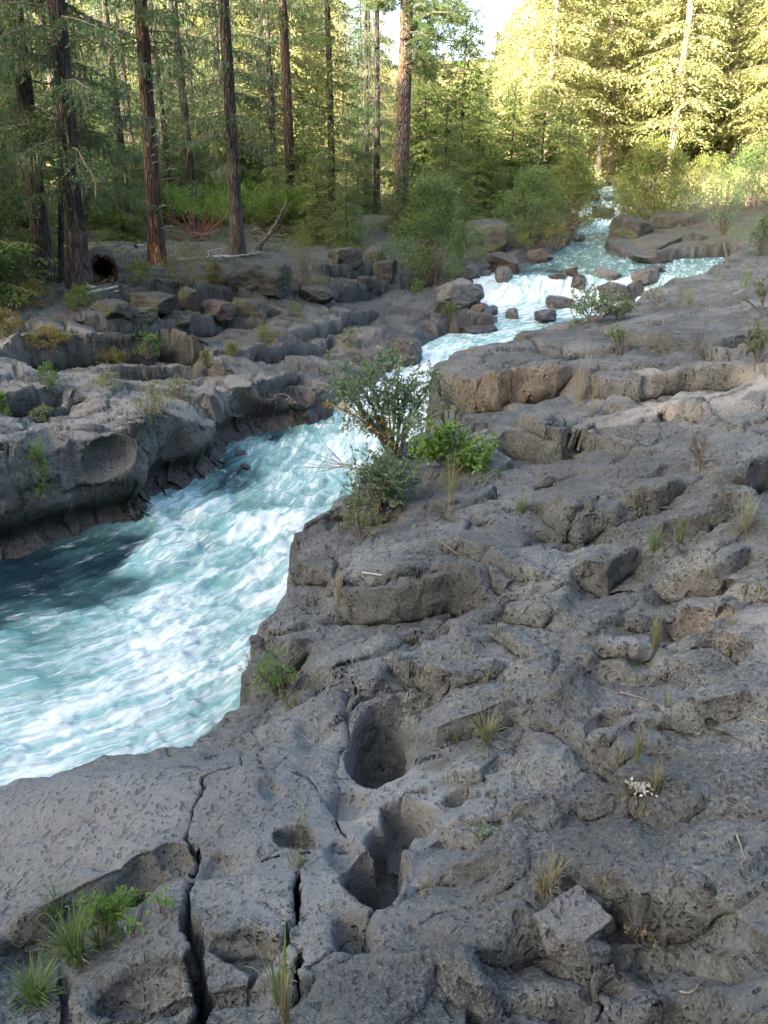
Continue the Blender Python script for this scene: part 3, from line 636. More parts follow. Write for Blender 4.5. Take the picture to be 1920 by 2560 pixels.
def bark_mat(name, c0, c1, streak=None, zs=.16, sc_=9.):
    k = NT(name); p = k.obj(); q_ = k.scl(p, 1, 1, zs); a = k.noise(q_, sc_, 6, .65); b = k.vor(q_, sc_ * 1.5, 'DISTANCE_TO_EDGE')
    col = k.mix(k.ramp(a, [(.35, 0), (.65, 1)]), c0, c1)
    if streak: col = k.mix(k.ramp(k.noise(q_, 2.6, 4, .6), [(.5, 0), (.6, 1)]), col, streak)
    col = k.mix(k.ramp(b, [(.0, .8), (.12, 0)]), col, tuple(v * .35 for v in c0))
    k.l(col, k.b.inputs['Base Color']); k.b.inputs['Roughness'].default_value = .95; k.b.inputs['Specular IOR Level'].default_value = .2
    h = k.math('ADD', a, k.ramp(b, [(0, 0), (.2, .7)])); k.l(k.bump(h, .06, 1.), k.b.inputs['Normal']); return k.m
def plain(name, col, rough=.8, c2=None, sc_=6.):
    k = NT(name)
    if c2: k.l(k.mix(k.ramp(k.noise(k.obj(), sc_, 4, .6), [(.35, 0), (.65, 1)]), col, c2), k.b.inputs['Base Color'])
    else: k.b.inputs['Base Color'].default_value = (*col, 1)
    k.b.inputs['Roughness'].default_value = rough; return k.m
M_bark = bark_mat('dark_bark', (.035, .028, .024), (.10, .085, .075)); M_bark2 = bark_mat('red_bark', (.030, .024, .020), (.085, .062, .049), (.10, .055, .034))
M_pine = bark_mat('plated_pine_bark', (.055, .047, .043), (.15, .128, .116), (.15, .08, .05), .35, 7.)
M_palebark = bark_mat('painted_sun_bark', (.26, .21, .16), (.50, .42, .34)); M_scar = bark_mat('fire_scar', (.16, .07, .03), (.42, .24, .11))  # far trunks' bark: sunlight painted in as a pale copy of the dark bark
M_needle = leaf_mat('fir_needles', (.028, .062, .027), (.060, .112, .042), .42, hue=(.11, .18, .07))
M_needle_y = leaf_mat('yellow_green_needles', (.055, .095, .02), (.11, .16, .035), .35, hue=(.16, .19, .05))
M_needle_far = leaf_mat('painted_sun_needles', (.24, .26, .09), (.40, .40, .17), .55, hue=(.52, .49, .25), nscale=.35)  # far needles: sun glare and haze put into the colour as paleness
M_pineneedle = leaf_mat('pine_needles', (.035, .06, .02), (.08, .11, .035), .35)
M_lichen = leaf_mat('beard_lichen', (.065, .075, .045), (.12, .13, .08), .3, hue=(.19, .185, .11))
M_willow = leaf_mat('willow_leaves', (.045, .085, .022), (.09, .14, .04), .35, hue=(.16, .20, .07))
M_willow_y = leaf_mat('yellowing_willow_leaves', (.085, .12, .025), (.15, .18, .045), .4, hue=(.24, .22, .06))
M_willow_g = leaf_mat('grey_willow_leaves', (.07, .11, .055), (.12, .17, .08), .3, hue=(.20, .25, .14))
M_foreleaf = leaf_mat('foreground_leaves', (.055, .10, .045), (.105, .165, .08), .4, hue=(.18, .23, .13), nscale=3)
M_bright = leaf_mat('bright_green_leaves', (.05, .13, .012), (.11, .21, .025), .4, hue=(.17, .27, .05), nscale=3)
M_yellow = leaf_mat('yellow_leaves', (.40, .27, .02), (.55, .40, .05), .4, hue=(.6, .45, .08))
M_brownshrub = leaf_mat('browning_shrub', (.11, .075, .02), (.17, .15, .035), .3, hue=(.26, .20, .07))
M_grass = leaf_mat('green_grass', (.045, .10, .016), (.095, .16, .036), .4, hue=(.15, .20, .07), nscale=4)
M_grass2 = leaf_mat('grey_green_grass', (.08, .11, .04), (.16, .18, .08), .35, hue=(.3, .28, .15), nscale=4)
M_dry = leaf_mat('dry_grass', (.13, .105, .06), (.24, .20, .12), .3, hue=(.32, .27, .18), nscale=4)
M_twig = plain('twig_bark', (.07, .05, .04), .85, (.14, .11, .09)); M_dead = plain('bleached_wood', (.15, .14, .12), .85, (.27, .255, .23))
M_redtwig = plain('red_twigs', (.10, .035, .022), .7, (.16, .07, .045)); M_rot = plain('rotten_wood', (.010, .006, .005), .95, (.085, .032, .014), 9.)

RND = np.random.RandomState(11)
def rv(n_, s_=1.): return RND.normal(size=(n_, 3)) * s_
def trunk_pts(h, lean=(0, 0), bend=.0, n_=14):
    t = np.linspace(0, 1, n_); return np.stack([lean[0] * t * h + bend * np.sin(t * 5) , lean[1] * t * h + bend * np.cos(t * 4) - bend, t * h], 1)
def fir(h, r0, z0, L0, step, per, spray, droop, zdense=9., lichen=0, mats=None, bark=None, seed=0, sw=1.0, top=.08, lean=(0, 0), thin=1.0, flare=1.5, dead=0):
    "returns the meshes trunk, crown (and hanging lichen) of a conifer standing at the origin"
    global RND
    RND = np.random.RandomState(seed)
    T = MB(); pts = trunk_pts(h, lean, .04 * r0 / .2, 22); tt_ = np.linspace(0, 1, 22)
    rad = r0 * (1 - tt_) ** .75 + .012; rad[0] *= flare; rad[1] *= 1 + .25 * (flare - 1)
    np.random.seed(seed); T.tube(pts, rad, 14, 0, .06); Cn = MB(); Li = MB()
    z = z0; a0 = RND.rand() * 6
    while z < h * .98:
        u = (z - z0) / (h - z0)
        for b in range(per):
            a = a0 + b * 2 * math.pi / per + RND.normal() * .35; a0 += .7
            L = L0 * ((1 - u) ** .8 * (.55 + .45 * min(1, (u + .06) / .18)) + top) * RND.uniform(.65, 1.15)
            cx = np.interp(z, pts[:, 2], pts[:, 0]); cy = np.interp(z, pts[:, 2], pts[:, 1])
            o = np.array([cx, cy, z + RND.normal() * step * .3]); hd = np.array([math.cos(a), math.sin(a), 0.])
            rise = RND.uniform(-.05, .3) * (1 - .3 * (1 - u)); dp = droop * RND.uniform(.6, 1.3)
            s_ = np.linspace(0, 1, 8); path = o + hd * (s_ * L)[:, None] + np.array([0, 0, 1.]) * (L * (rise * s_ - dp * s_ ** 2))[:, None] + np.cumsum(RND.normal(size=(8, 3)) * .012 * L, 0)
            Cn.tube(path, np.linspace(.018, .004, 8) * (L / 2 + .3), 4, 1)
            detail = 1.0 if z < zdense else .45
            isdead = RND.rand() < dead
            if lichen and z < zdense + 2:
                m = int(lichen * L * RND.uniform(.3, 1.6)); q_ = RND.rand(m) ** .7
                c = np.stack([np.interp(q_, s_, path[:, i]) for i in range(3)], 1) + rv(m, .10) * [1, 1, .3]
                Li.leaves(c, np.array([[0, 0, -1.]]) + rv(m, .07), rv(m), RND.uniform(.10, .42, m), RND.uniform(.012, .035, m), 0)
            if isdead: continue
            sp = spray / detail ** .5
            nt_ = max(4, int(L / (sp * .85))); tq = np.linspace(.12, 1, nt_) + RND.normal(size=nt_) * .01; tq = np.clip(tq, .05, 1)
            cs, ds = [], []
            for tside in (-1, 1):
                tl = (.42 * L * (1.02 - tq) ** .7 + sp * 1.2) * RND.uniform(.6, 1.1, nt_)
                base = np.stack([np.interp(tq, s_, path[:, i]) for i in range(3)], 1)
                ang = np.radians(RND.uniform(45, 70, nt_)) * tside
                td = np.stack([np.cos(a + ang), np.sin(a + ang), -RND.uniform(.05, .45, nt_) - droop * .5], 1)
                k_ = np.maximum(2, (tl / (sp * .42) * thin).astype(int)); idx = np.repeat(np.arange(nt_), k_); f_ = RND.rand(len(idx))
                cs.append(base[idx] + td[idx] * (tl[idx] * f_)[:, None] - np.array([0, 0, 1.]) * (f_ ** 2 * tl[idx] * .25)[:, None]); ds.append(td[idx] + rv(len(idx), .38))
            c = np.concatenate(cs); dd = np.concatenate(ds)
            Cn.leaves(c, dd, np.array([[0, 0, 1.]]) + rv(len(c), .45), sp * RND.uniform(.7, 1.35, len(c)), sp * sw * RND.uniform(.22, .38, len(c)), 0)
        z += step * (1 + .6 * u) * RND.uniform(.8, 1.2) * (1 if z < zdense else 1.5)
    mats = mats or M_needle; bark = bark or M_bark
    return dict(trunk=T.mesh('trunk', [bark], True), crown=Cn.mesh('crown', [mats, M_twig]), hanging_lichen=Li.mesh('hanging_lichen', [M_lichen]) if Li.n else None)
def place(kind, parts, loc, label, cat, group=None, rz=0., s_=1., sz=None, plabels=None):
    e = empty(kind, loc, rz, s_)
    if sz: e.scale = (s_, s_, s_ * sz)
    for nm, me in parts.items():
        if me is not None:
            c_ = link(nm, me, e)
            if nm == 'hanging_lichen': c_['kind'] = 'stuff'
    tag(e, label, cat, group); return e
def size_at(px, py, n_px):
    "how many metres n photo pixels span on the ground seen at px, py"
    g = G(px, py); b = ray(px, py)[1]; return n_px * (g.y / b) / F

def blobs(cl, rad, per_, ln, wd, mb, mi=0, up=.2, flat=.5):
    "leaf clusters: cl centres, rad radius, per_ leaves each"
    m = len(cl) * per_; c = np.repeat(cl, per_, 0); o = rv(m); o /= np.linalg.norm(o, axis=1)[:, None]; rr_ = RND.rand(m) ** .5
    c2 = c + o * (np.repeat(rad, per_) * rr_)[:, None]
    mb.leaves(c2, o * .7 + rv(m, .5) + [0, 0, up], rv(m, .5) + [0, 0, flat], ln * RND.uniform(.6, 1.3, m), wd * RND.uniform(.7, 1.2, m), mi)
def shrub(h, wdt, leaf, n_cl, per_, mats, seed, stems=9, twig=None, clr=.16, lw=.42, open_=.0, depth=1., bottom=.03):
    global RND
    RND = np.random.RandomState(seed); S = MB(); L = MB(); cl = []
    for i in range(n_cl):
        a = RND.rand() * 6.283; r_ = RND.rand() ** .5; zz_ = bottom + (1 - bottom) * RND.rand() ** .8
        prof = math.sin(min(1, (zz_ + .12)) ** .8 * math.pi * .93) ** .55 if zz_ < 1 else .2
        cl.append([math.cos(a) * r_ * wdt / 2 * prof * RND.uniform(.8, 1.15), math.sin(a) * r_ * wdt / 2 * prof * depth, h * zz_ * (1 - .12 * r_) * RND.uniform(.9, 1.06)])
    cl = np.array(cl)
    near_ = RND.choice(len(cl), min(len(cl), stems * 3), replace=False)
    for j, i in enumerate(near_):
        b = np.array([RND.normal() * wdt * .06, RND.normal() * wdt * .06, -.05]); e = cl[i]; s_ = np.linspace(0, 1, 7)[:, None]
        pth = b * (1 - s_) + e * s_; pth[:, 2] = b[2] + (e[2] - b[2]) * s_[:, 0] ** .75; pth += np.cumsum(rv(7, .012 * h), 0) * s_
        S.tube(pth, np.linspace(.012, .003, 7) * (h / 2 + .35), 4)
    keepm = RND.rand(len(cl)) > open_
    blobs(cl[keepm], np.full(keepm.sum(), clr * (h + wdt) / 2) * RND.uniform(.6, 1.3, keepm.sum()), per_, leaf, leaf * lw, L)
    return dict(stems=S.mesh('stems', [twig or M_twig]), foliage=L.mesh('foliage', mats if isinstance(mats, list) else [mats]))
def tuft(h, spread, n_, seed, mat, wd=.006, flop=.5, dry=0., seg=6, base=.02, heads=0):
    "a tuft of curved tapering blades"
    global RND
    RND = np.random.RandomState(seed); B = MB()
    for i in range(n_):
        a = RND.rand() * 6.283; L = h * RND.uniform(.45, 1.1); s_ = np.linspace(0, 1, seg); out = spread * RND.uniform(.1, 1.)
        fl_ = flop * RND.uniform(.2, 1.4); o = np.array([math.cos(a + RND.normal() * .6), math.sin(a + RND.normal() * .6)]) * base * RND.rand() ** .5
        x_ = o[0] + math.cos(a) * (out * s_ ** 1.4); y_ = o[1] + math.sin(a) * (out * s_ ** 1.4); z_ = L * (s_ - fl_ * .6 * s_ ** 2.6)
        p_ = np.stack([x_, y_, z_], 1); sd_ = np.array([-math.sin(a), math.cos(a), 0]) ; w_ = (wd * RND.uniform(.6, 1.3) * np.array([.8, 1, 1, .85, .6, .08]))[:, None] * .5
        v = np.concatenate([p_ - sd_ * w_, p_ + sd_ * w_]); f_ = [[j, j + 1, seg + j + 1, seg + j] for j in range(seg - 1)]
        B.add(v, f_, 1 if RND.rand() < dry else 0)
        if i < heads:
            B.leaves(np.repeat(p_[-1:], 8, 0) - [[0, 0, .02]] * 8 + rv(8, .004), np.array([[0, 0, 1.]]) + rv(8, .3), rv(8), .03, .006, 1)
    return B.mesh('tuft', [mat, M_dry])
# ------------------------------------------------------------ rocks
def rock_mesh(sx, sy, sz, seed, mat, sub=5, cuts=24, rough=.07, chis=1.):
    r_ = np.random.RandomState(seed); bm = bmesh.new(); bmesh.ops.create_icosphere(bm, subdivisions=sub, radius=1.)
    v = np.array([x.co[:] for x in bm.verts]); f = np.array([[a.index for a in x.verts] for x in bm.faces]); bm.free()
    nn = r_.normal(size=(cuts, 3)); nn /= np.linalg.norm(nn, axis=1)[:, None]
    nn = np.concatenate([nn, [[0, 0, 1], [.1, -1, .1], [1, .1, 0], [-1, .1, 0], [0, 1, 0]] + r_.normal(size=(5, 3)) * .10]); nn /= np.linalg.norm(nn, axis=1)[:, None]
    hgt = np.concatenate([r_.uniform(.66, 1.0, cuts), r_.uniform(.56, .78, 5)])
    dn = v @ nn.T; lim = np.where(dn > .05, hgt[None] / np.maximum(dn, .05), 9).min(1)
    rad_ = np.minimum(lim, 1.05) * chis + (1 - chis); v = v * rad_[:, None]
    s3 = lambda q_, k: fbm(v[:, 0] * q_ + k + seed, v[:, 1] * q_, v[:, 2] * q_ + 5., 4)
    v = v * (1 + .05 * s3(1.3, 0) + rough * s3(4., 7.) + rough * .4 * s3(11, 3))[:, None]
    v = v * np.array([sx, sy, sz]) / 1.5
    return mesh_np('rock', v, f, [mat], True)
# ================================================================ rocks that lie on the banks and in the stream
WETL = 'black wet boulder'
ROCKS = [ # px, py of the centre, width, height (photo px), in water?, material, depth factor, label
 (1233,780,40,28,1,'w',1,'small dark boulder at the water edge just left of the tan boulder below the falls'),
 (1282,787,46,34,1,'b',1,'small tan rounded boulder standing alone in the water below the left end of the falls'),
 (1366,794,74,38,1,'w',1,'black wet boulder in the pool below the falls, nearest the willow on the near bank'),
 (1403,760,100,34,1,'w',1,'low dark wedge-shaped rock lying in foam just under the falls'),
 (1431,681,42,30,1,'r',1,'rusty brown boulder perched on the lip of the falls'),
 (1447,712,44,52,1,'w',.8,'narrow dark rock splitting the falls below the rusty boulder'),
 (1526,692,90,34,1,'b',1,'flat-topped grey rock on the lip of the falls above the black ledge'),
 (1614,694,92,52,1,'b',1,'large pale brown boulder at the right end of the falls'),
 (1540,734,120,60,1,'w',.7,'long black ledge block in the middle of the falls'),
 (1592,722,60,48,1,'w',.8,'black rock wedged between the falls ledge and the pale brown boulder'),
 (1642,672,60,24,1,'w',1,'dark low rock behind the pale brown boulder at the falls'),
 (1396,702,56,22,1,'w',1,'dark rock with water sheeting over it at the left of the falls lip'),
 (1259,705,58,54,1,'b',1,'grey upright boulder at the left end of the falls'),
 (1375,645,24,18,1,'w',1,'little black stone off the left bank above the falls'),
 (1449,598,34,20,1,'w',1,'dark stone at the left bank under the riverside bushes'),
 (1637,654,150,18,1,'b',.8,'flat grey slab awash at the foot of the island'),
 (1489,494,34,24,1,'w',1,'dark rock at the left of the topmost cascade'),
 (1524,497,34,16,1,'w',1,'dark rock at the right of the topmost cascade'),
 (1508,533,66,34,1,'w',1,'dark broad rock veiled by the upper cascade'),
 (1196,829,130,24,1,'w',.7,'thin wet slab lying along the left bank in the rapids'),
 (1218,804,70,26,1,'b',.9,'flat grey rock above the thin wet slab on the left bank'),
 (1010,884,120,84,1,'w',1,'big blue-black wet boulder at the head of the chute'),
 (602,1140,38,18,1,'w',1,'small black rock in the water off the point of the left bank'),
 (612,1172,34,20,1,'w',1,'small black rock under the point of the left bank'),
 (1150,742,150,82,0,'b',.9,'big squared grey block on the left bank beside the falls'),
 (1110,768,60,38,0,'d',1,'mossy block on the left bank in front of the squared block'),
 (1198,772,40,26,0,'r',1,'little rusty stone between the squared block and the water'),
 (1343,647,60,44,0,'r',1,'rusty rounded boulder at the left waterline above the falls'),
 (1266,660,110,46,0,'r',1,'long low rusty rock on the left bank above the falls'),
 (1178,684,60,46,0,'b',1,'grey block in the row left of the falls, nearest the willow'),
 (1212,690,36,32,0,'b',1,'small grey block in the row left of the falls'),
 (1150,704,44,40,0,'d',1,'dark cracked block at the foot of the round willow'),
 (1222,592,140,96,0,'d',1,'large dark layered boulder behind the left bank bushes'),
 (1592,582,140,86,1,'d',1,'dark cracked rock head at the left end of the island'),
 (1680,568,170,90,1,'d',1,'hump-backed dark rock on top of the island'),
 (1625,628,250,40,1,'d',.8,'low dark rock shelf along the front of the island'),
 (1755,612,80,54,1,'d',1,'dark broken rock at the right end of the island'),
 (1822,612,36,28,1,'b',1,'small grey stone right of the island'),
 (1850,606,48,38,1,'d',1,'squarish dark stone between the island and the right bank'),
 (650,705,190,92,0,'d',1,'big tilted slab with pale weathered lip under the forest edge'),
 (540,742,80,46,0,'d',1,'dark squared block below the forest edge'),
 (536,782,100,66,0,'r',1,'brown tilted block standing on the rubble course'),
 (622,784,130,70,0,'d',1,'dark wide block right of the brown tilted block'),
 (376,762,140,58,0,'d',1,'low dark block in the rubble left of the leaning stick'),
 (468,750,64,66,0,'d',1,'upright dark block in the rubble beside the leaning stick'),
 (346,796,110,54,0,'d',1,'dark block in the lower rubble row, left end'),
 (436,806,110,40,0,'d',1,'flat dark block in the lower rubble row'),
 (270,780,110,60,0,'d',1,'mossy dark block at the left of the rubble'),
 (785,744,110,50,0,'d',1,'brown block below the yellowing sapling'),
 (842,730,64,44,0,'d',1,'dark rounded block right of the yellowing sapling'),
 (912,708,60,36,0,'d',1,'small dark block on the slope below the round willow'),
 (862,650,100,62,0,'d',1,'dark dome-shaped boulder below the leaning pine'),
 (965,676,80,60,0,'d',1,'broken brown boulder left of the round willow'),
 (935,640,70,46,0,'d',1,'dark boulder in shade behind the broken brown one'),
 (1770,1792,150,64,0,'b',1,'loose flat basalt slab lying on the near shelf at right'),
 (1455,2330,240,110,0,'b',1,'dark angular block breaking out of the near shelf at lower right'),
]
MM = dict(w=M_wet, b=M_boulder, d=M_darkrock, r=M_redrock)
for i, (px, py, wp, hp, inw, mk, df, lab) in enumerate(ROCKS):
    if inw:
        x, y = WW(px, py + hp * .45); z = float(zwater(np.array([x]), np.array([y]))[0])
    else: g = G(px, py + hp * .4); x, y, z = g
    t = y / ray(px, py + hp * .45)[1]; sx = wp * t / F / 2; szz = hp * t / F / 2 * 1.15; sy = sx * df
    near_ = t < 8
    me = rock_mesh(sx * 1.55, max(sy, szz * .6) * 1.35, szz * 1.6, 40 + i, MM[mk], 6 if near_ else 5, 24, .07)
    o = link('rock' if hp < 40 or near_ else 'boulder', me); o.location = (x, y + sy * .7, z + szz * (.62 if not near_ else -.25)); o.rotation_euler = (RND.normal() * .13, RND.normal() * .13, RND.uniform(-.7, .7)) if not near_ else (.22, -.16, .5)
    tag(o, lab, 'rock' if hp < 40 else 'boulder', 'rocks in the stream' if inw else 'blocks on the banks')

# ================================================================ conifers
FIRS = [fir(16, .15, 1.6, 1.9, .34, 3, .12, .2, 8.5, 24, seed=1, dead=.2), fir(17, .17, 3.2, 1.7, .36, 3, .12, .26, 8.5, 30, seed=2, dead=.3), fir(14, .12, .6, 1.8, .28, 4, .12, .14, 8., 10, seed=3, dead=.05, mats=M_needle_y)]
G_F = 'conifers of the shaded left bank forest'
def base_of(px, py): g = G(px, py); return Vector((g.x, g.y, g.z - .12))
def sc_for(px, py, wpx, r0): return size_at(px, py, wpx) / 2 / r0
# the trunks one can point at
place('fir_tree', fir(16, .17, 2.4, 1.7, .32, 3, .10, .28, 8, 34, dead=.25, seed=21, lean=(.05, 0)), base_of(113, 705), 'thick dark trunk at far left with drooping lichen-hung boughs, left of the hollow log', 'tree', G_F)
place('fir_tree', fir(17, .18, 2.0, 1.8, .34, 3, .10, .30, 8, 34, dead=.25, seed=22, lean=(.06, 0)), base_of(200, 715), 'dark trunk directly beside the hollow log, its low bough hanging over the trunks', 'tree', G_F, rz=0)
place('young_fir', fir(7, .055, 2.6, .9, .3, 2, .12, .3, 7, 20, seed=23, lean=(.16, 0)), base_of(150, 700), 'thin dark stem leaning right between the two thick trunks at left', 'tree', G_F)
t3 = fir(17, .18, 4.6, 1.8, .3, 3, .11, .2, 9, 20, seed=24, lean=(.04, 0), bark=M_bark2, flare=1.35)
o3 = place('fir_tree', t3, base_of(393, 657), 'straight reddish trunk with bare stubs and a bright orange scarred foot', 'tree', G_F)
sm_ = MB(); np.random.seed(3); sm_.tube([(0, -.035, .02), (0.01, -.045, .2), (.02, -.045, .5), (.032, -.02, .9)], [.27, .215, .19, .15], 12, 0, .05); sm_.build('scarred_foot', [M_scar], o3, True)
sb = MB(); RND = np.random.RandomState(5)
for i in range(26):
    sb = MB(); z_ = RND.uniform(.9, 6); a = RND.uniform(-1.2, .8) - .2; r_ = .19 * (1 - z_ / 17) ** .75; d_ = np.array([math.cos(a), math.sin(a), .25]); c_ = np.array([.04 * z_, 0, z_]) + d_ * r_ * .9
    sb.tube([c_, c_ + d_ * RND.uniform(.08, .4), c_ + d_ * RND.uniform(.4, .55) + [0, 0, -.08]], [.012, .008, .003], 4); sb.build('dead_branch', [M_dead], o3)

place('fir_tree', fir(17, .17, 2.6, 1.5, .36, 3, .10, .26, 9, 44, dead=.4, seed=25, lean=(.01, 0)), base_of(595, 640), 'near-black slim trunk right of the manzanita, hung with grey lichen', 'tree', G_F)
place('fir_tree', fir(13, .13, .9, 1.6, .24, 4, .12, .22, 8, 14, seed=26, mats=M_needle_y), base_of(832, 600), 'mid-size fir with light green boughs left of the tall pine', 'tree', G_F)
place('fir_tree', fir(18, .20, 7, 1.6, .34, 3, .13, .3, 9, 30, seed=27, bark=M_bark2), base_of(729, 560), 'pale brown trunk further back, left of the light green fir', 'tree', G_F)
# small firs with fresh yellow-green boughs
YF = [fir(3.4, .05, .15, 1.25, .15, 5, .085, .25, 9, 0, seed=31, mats=M_needle_y), fir(5.5, .07, .2, 1.9, .17, 5, .11, .12, 9, 0, seed=32, mats=M_needle_y, top=.14), fir(7.5, .08, .3, 2.6, .18, 5, .14, .10, 9, 0, seed=33, mats=M_needle_y, top=.16, sw=1.2)]
for px, py, j, s_, lab in [(795,610,0,.85,'yellow-green fir sapling under the leaning dead snag'),(868,625,0,.8,'yellow-green fir sapling just right of the snag, over the dark boulders'),(1010,575,0,.8,'small fir at the foot of the tall pine'),
   (1110,575,1,.85,'bushy young fir right behind the round willow'),(1190,545,2,.72,'broad dark-stemmed young fir in the thicket right of the pine'),(1270,530,2,.8,'young fir with a thin dead top in the thicket by the river'),(1345,515,2,.78,'dense young fir nearest the river in the thicket'),
   (1410,505,1,.95,'rounded young fir over the riverside bushes'),(1060,520,2,1.0,'tall young fir close behind the pine trunk'),(1150,500,2,1.15,'tallest young fir of the thicket'),(690,590,0,.9,'low fir sapling between snag and manzanita'),
   (60,640,0,.9,'small fir at far left behind the thick trunk'),(310,600,1,.6,'bushy fir sapling behind the hollow log')]:
    place('young_fir', YF[j], base_of(px, py), lab, 'tree', 'young firs in the thicket', rz=RND.rand() * 6, s_=s_)
# the tall pine
P_ = MB(); RND = np.random.RandomState(8); np.random.seed(8)
pt = trunk_pts(24, (.018, 0), .05, 30); P_.tube(pt, .255 * (1 - np.linspace(0, 1, 30)) ** .6 + .03, 18, 0, .07)
PC = MB()
for i in range(74):
    z_ = RND.uniform(5.2, 8.0) if i > 24 else RND.uniform(8, 15); a = RND.uniform(-1.3, 1.2) if z_ < 7.2 else RND.uniform(0, 6.283); L = RND.uniform(1.2, 3.3) * (1 if math.cos(a) > 0 else .6); hd = np.array([math.cos(a), math.sin(a) , 0])
    s_ = np.linspace(0, 1, 8); pth = np.array([.018 * z_, 0, z_]) + hd * (s_ * L)[:, None] + np.array([0, 0, 1.]) * (L * (.25 * s_ - .30 * s_ ** 2))[:, None] + np.cumsum(rv(8, .05), 0)
    PC.tube(pth, np.linspace(.035, .006, 8), 5, 1)
    nb = int(L * 11); q_ = RND.uniform(.25, 1, nb); c = np.stack([np.interp(q_, s_, pth[:, i_]) for i_ in range(3)], 1) + rv(nb, .17 * L / 2)
    cc = np.repeat(c, 26, 0); PC.leaves(cc, rv(len(cc)) + [0, 0, .35] + hd * .5, rv(len(cc)), RND.uniform(.14, .24, len(cc)), .016, 0)
pine = empty('pine_tree', base_of(1000, 543)); P_.build('trunk', [M_pine], pine, True); PC.build('crown', [M_pineneedle, M_twig], pine)
kn = MB(); kn.tube([(.1, -.25, 1.95), (.36, -.3, 2.05), (.48, -.3, 2.2), (.40, -.28, 2.5)], [.04, .05, .04, .02], 6); kn.build('branch', [M_pine], pine, True)
tag(pine, 'tall pine with pinkish plated bark standing alone right of centre', 'tree')
# the shaded stand behind
RND = np.random.RandomState(77)
pos = []
for i in range(600):
    px = RND.uniform(-250, 1020); y = RND.uniform(21, 52); x = (px - 960) / F * y / 1.04; 
    if x > 4 or any((x - a) ** 2 + (y - b) ** 2 < (3.6 if y < 30 else 4.6) for a, b in pos): continue
    if 150 < px < 1000 and y < 31: continue
    if abs(x - .62) < 3.4 and y < 36: continue
    if 610 < px < 960 and y > 27 and RND.rand() < .75: continue
    pos.append((x, y))
    if len(pos) >= 42: break
labs = 'lichen-hung fir in the shaded stand behind the front trunks'
for i, (x, y) in enumerate(pos):
    r_ = RND.rand(); j = RND.choice([0, 0, 1, 2])
    place('fir_tree', FIRS[j], (x, y, drop(x, y) - .1), labs, 'tree', labs.split(' in ')[0] + 's behind the front trunks', rz=RND.rand() * 6.28, s_=RND.uniform(.8, 1.15) * (.62 if j == 2 else 1))
for i, (px, y) in enumerate([(-30,15.5),(-120,17),(60,20),(250,33),(300,36),(470,37),(520,39),(420,41),(680,38),(640,36),(900,38),(780,34),(560,44),(20,27)]):
    x = (px - 960) / F * y
    place('young_fir', YF[2] if i % 2 else YF[1], (x, y, drop(x, y) - .1), 'low shade-grown fir among the trunks of the left forest', 'tree', 'low firs under the left forest', rz=RND.rand() * 6, s_=RND.uniform(.5, .95))
# the sunlit stand up the valley
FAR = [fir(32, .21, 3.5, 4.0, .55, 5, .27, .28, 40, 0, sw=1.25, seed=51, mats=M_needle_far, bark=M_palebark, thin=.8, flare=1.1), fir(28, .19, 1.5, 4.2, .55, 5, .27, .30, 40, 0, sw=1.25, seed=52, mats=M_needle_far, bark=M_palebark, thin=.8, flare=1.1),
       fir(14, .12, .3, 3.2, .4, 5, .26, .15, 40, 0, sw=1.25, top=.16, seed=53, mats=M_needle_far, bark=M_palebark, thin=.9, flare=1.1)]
RND = np.random.RandomState(99); pos = []
for px, y in [(1490,62),(1517,66),(1642,72),(1665,60),(1905,60)]: pos.append(((px - 960) / F * y / 1.08, y))
for i in range(4000):
    y = RND.uniform(58, 118); px = RND.uniform(-150, 2350); x = (px - 960) / F * y / 1.08
    if 12 < x < 18 and y < 66: continue
    if px < 1000 and y < 64: continue
    if any((x - a) ** 2 + (y - b) ** 2 < 8.5 for a, b in pos): continue
    pos.append((x, y))
    if len(pos) >= 215: break
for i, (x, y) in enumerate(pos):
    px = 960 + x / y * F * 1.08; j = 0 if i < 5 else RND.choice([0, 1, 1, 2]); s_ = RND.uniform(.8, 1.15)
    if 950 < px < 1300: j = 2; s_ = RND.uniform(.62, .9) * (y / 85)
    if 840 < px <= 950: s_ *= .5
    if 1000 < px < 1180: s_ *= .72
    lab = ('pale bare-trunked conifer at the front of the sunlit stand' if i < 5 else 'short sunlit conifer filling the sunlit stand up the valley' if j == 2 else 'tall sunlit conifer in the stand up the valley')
    place('fir_tree', FAR[j], (x, y, drop(x, y) - .2), lab, 'tree', lab.replace('conifer', 'conifers'), rz=RND.rand() * 6.28, s_=s_)

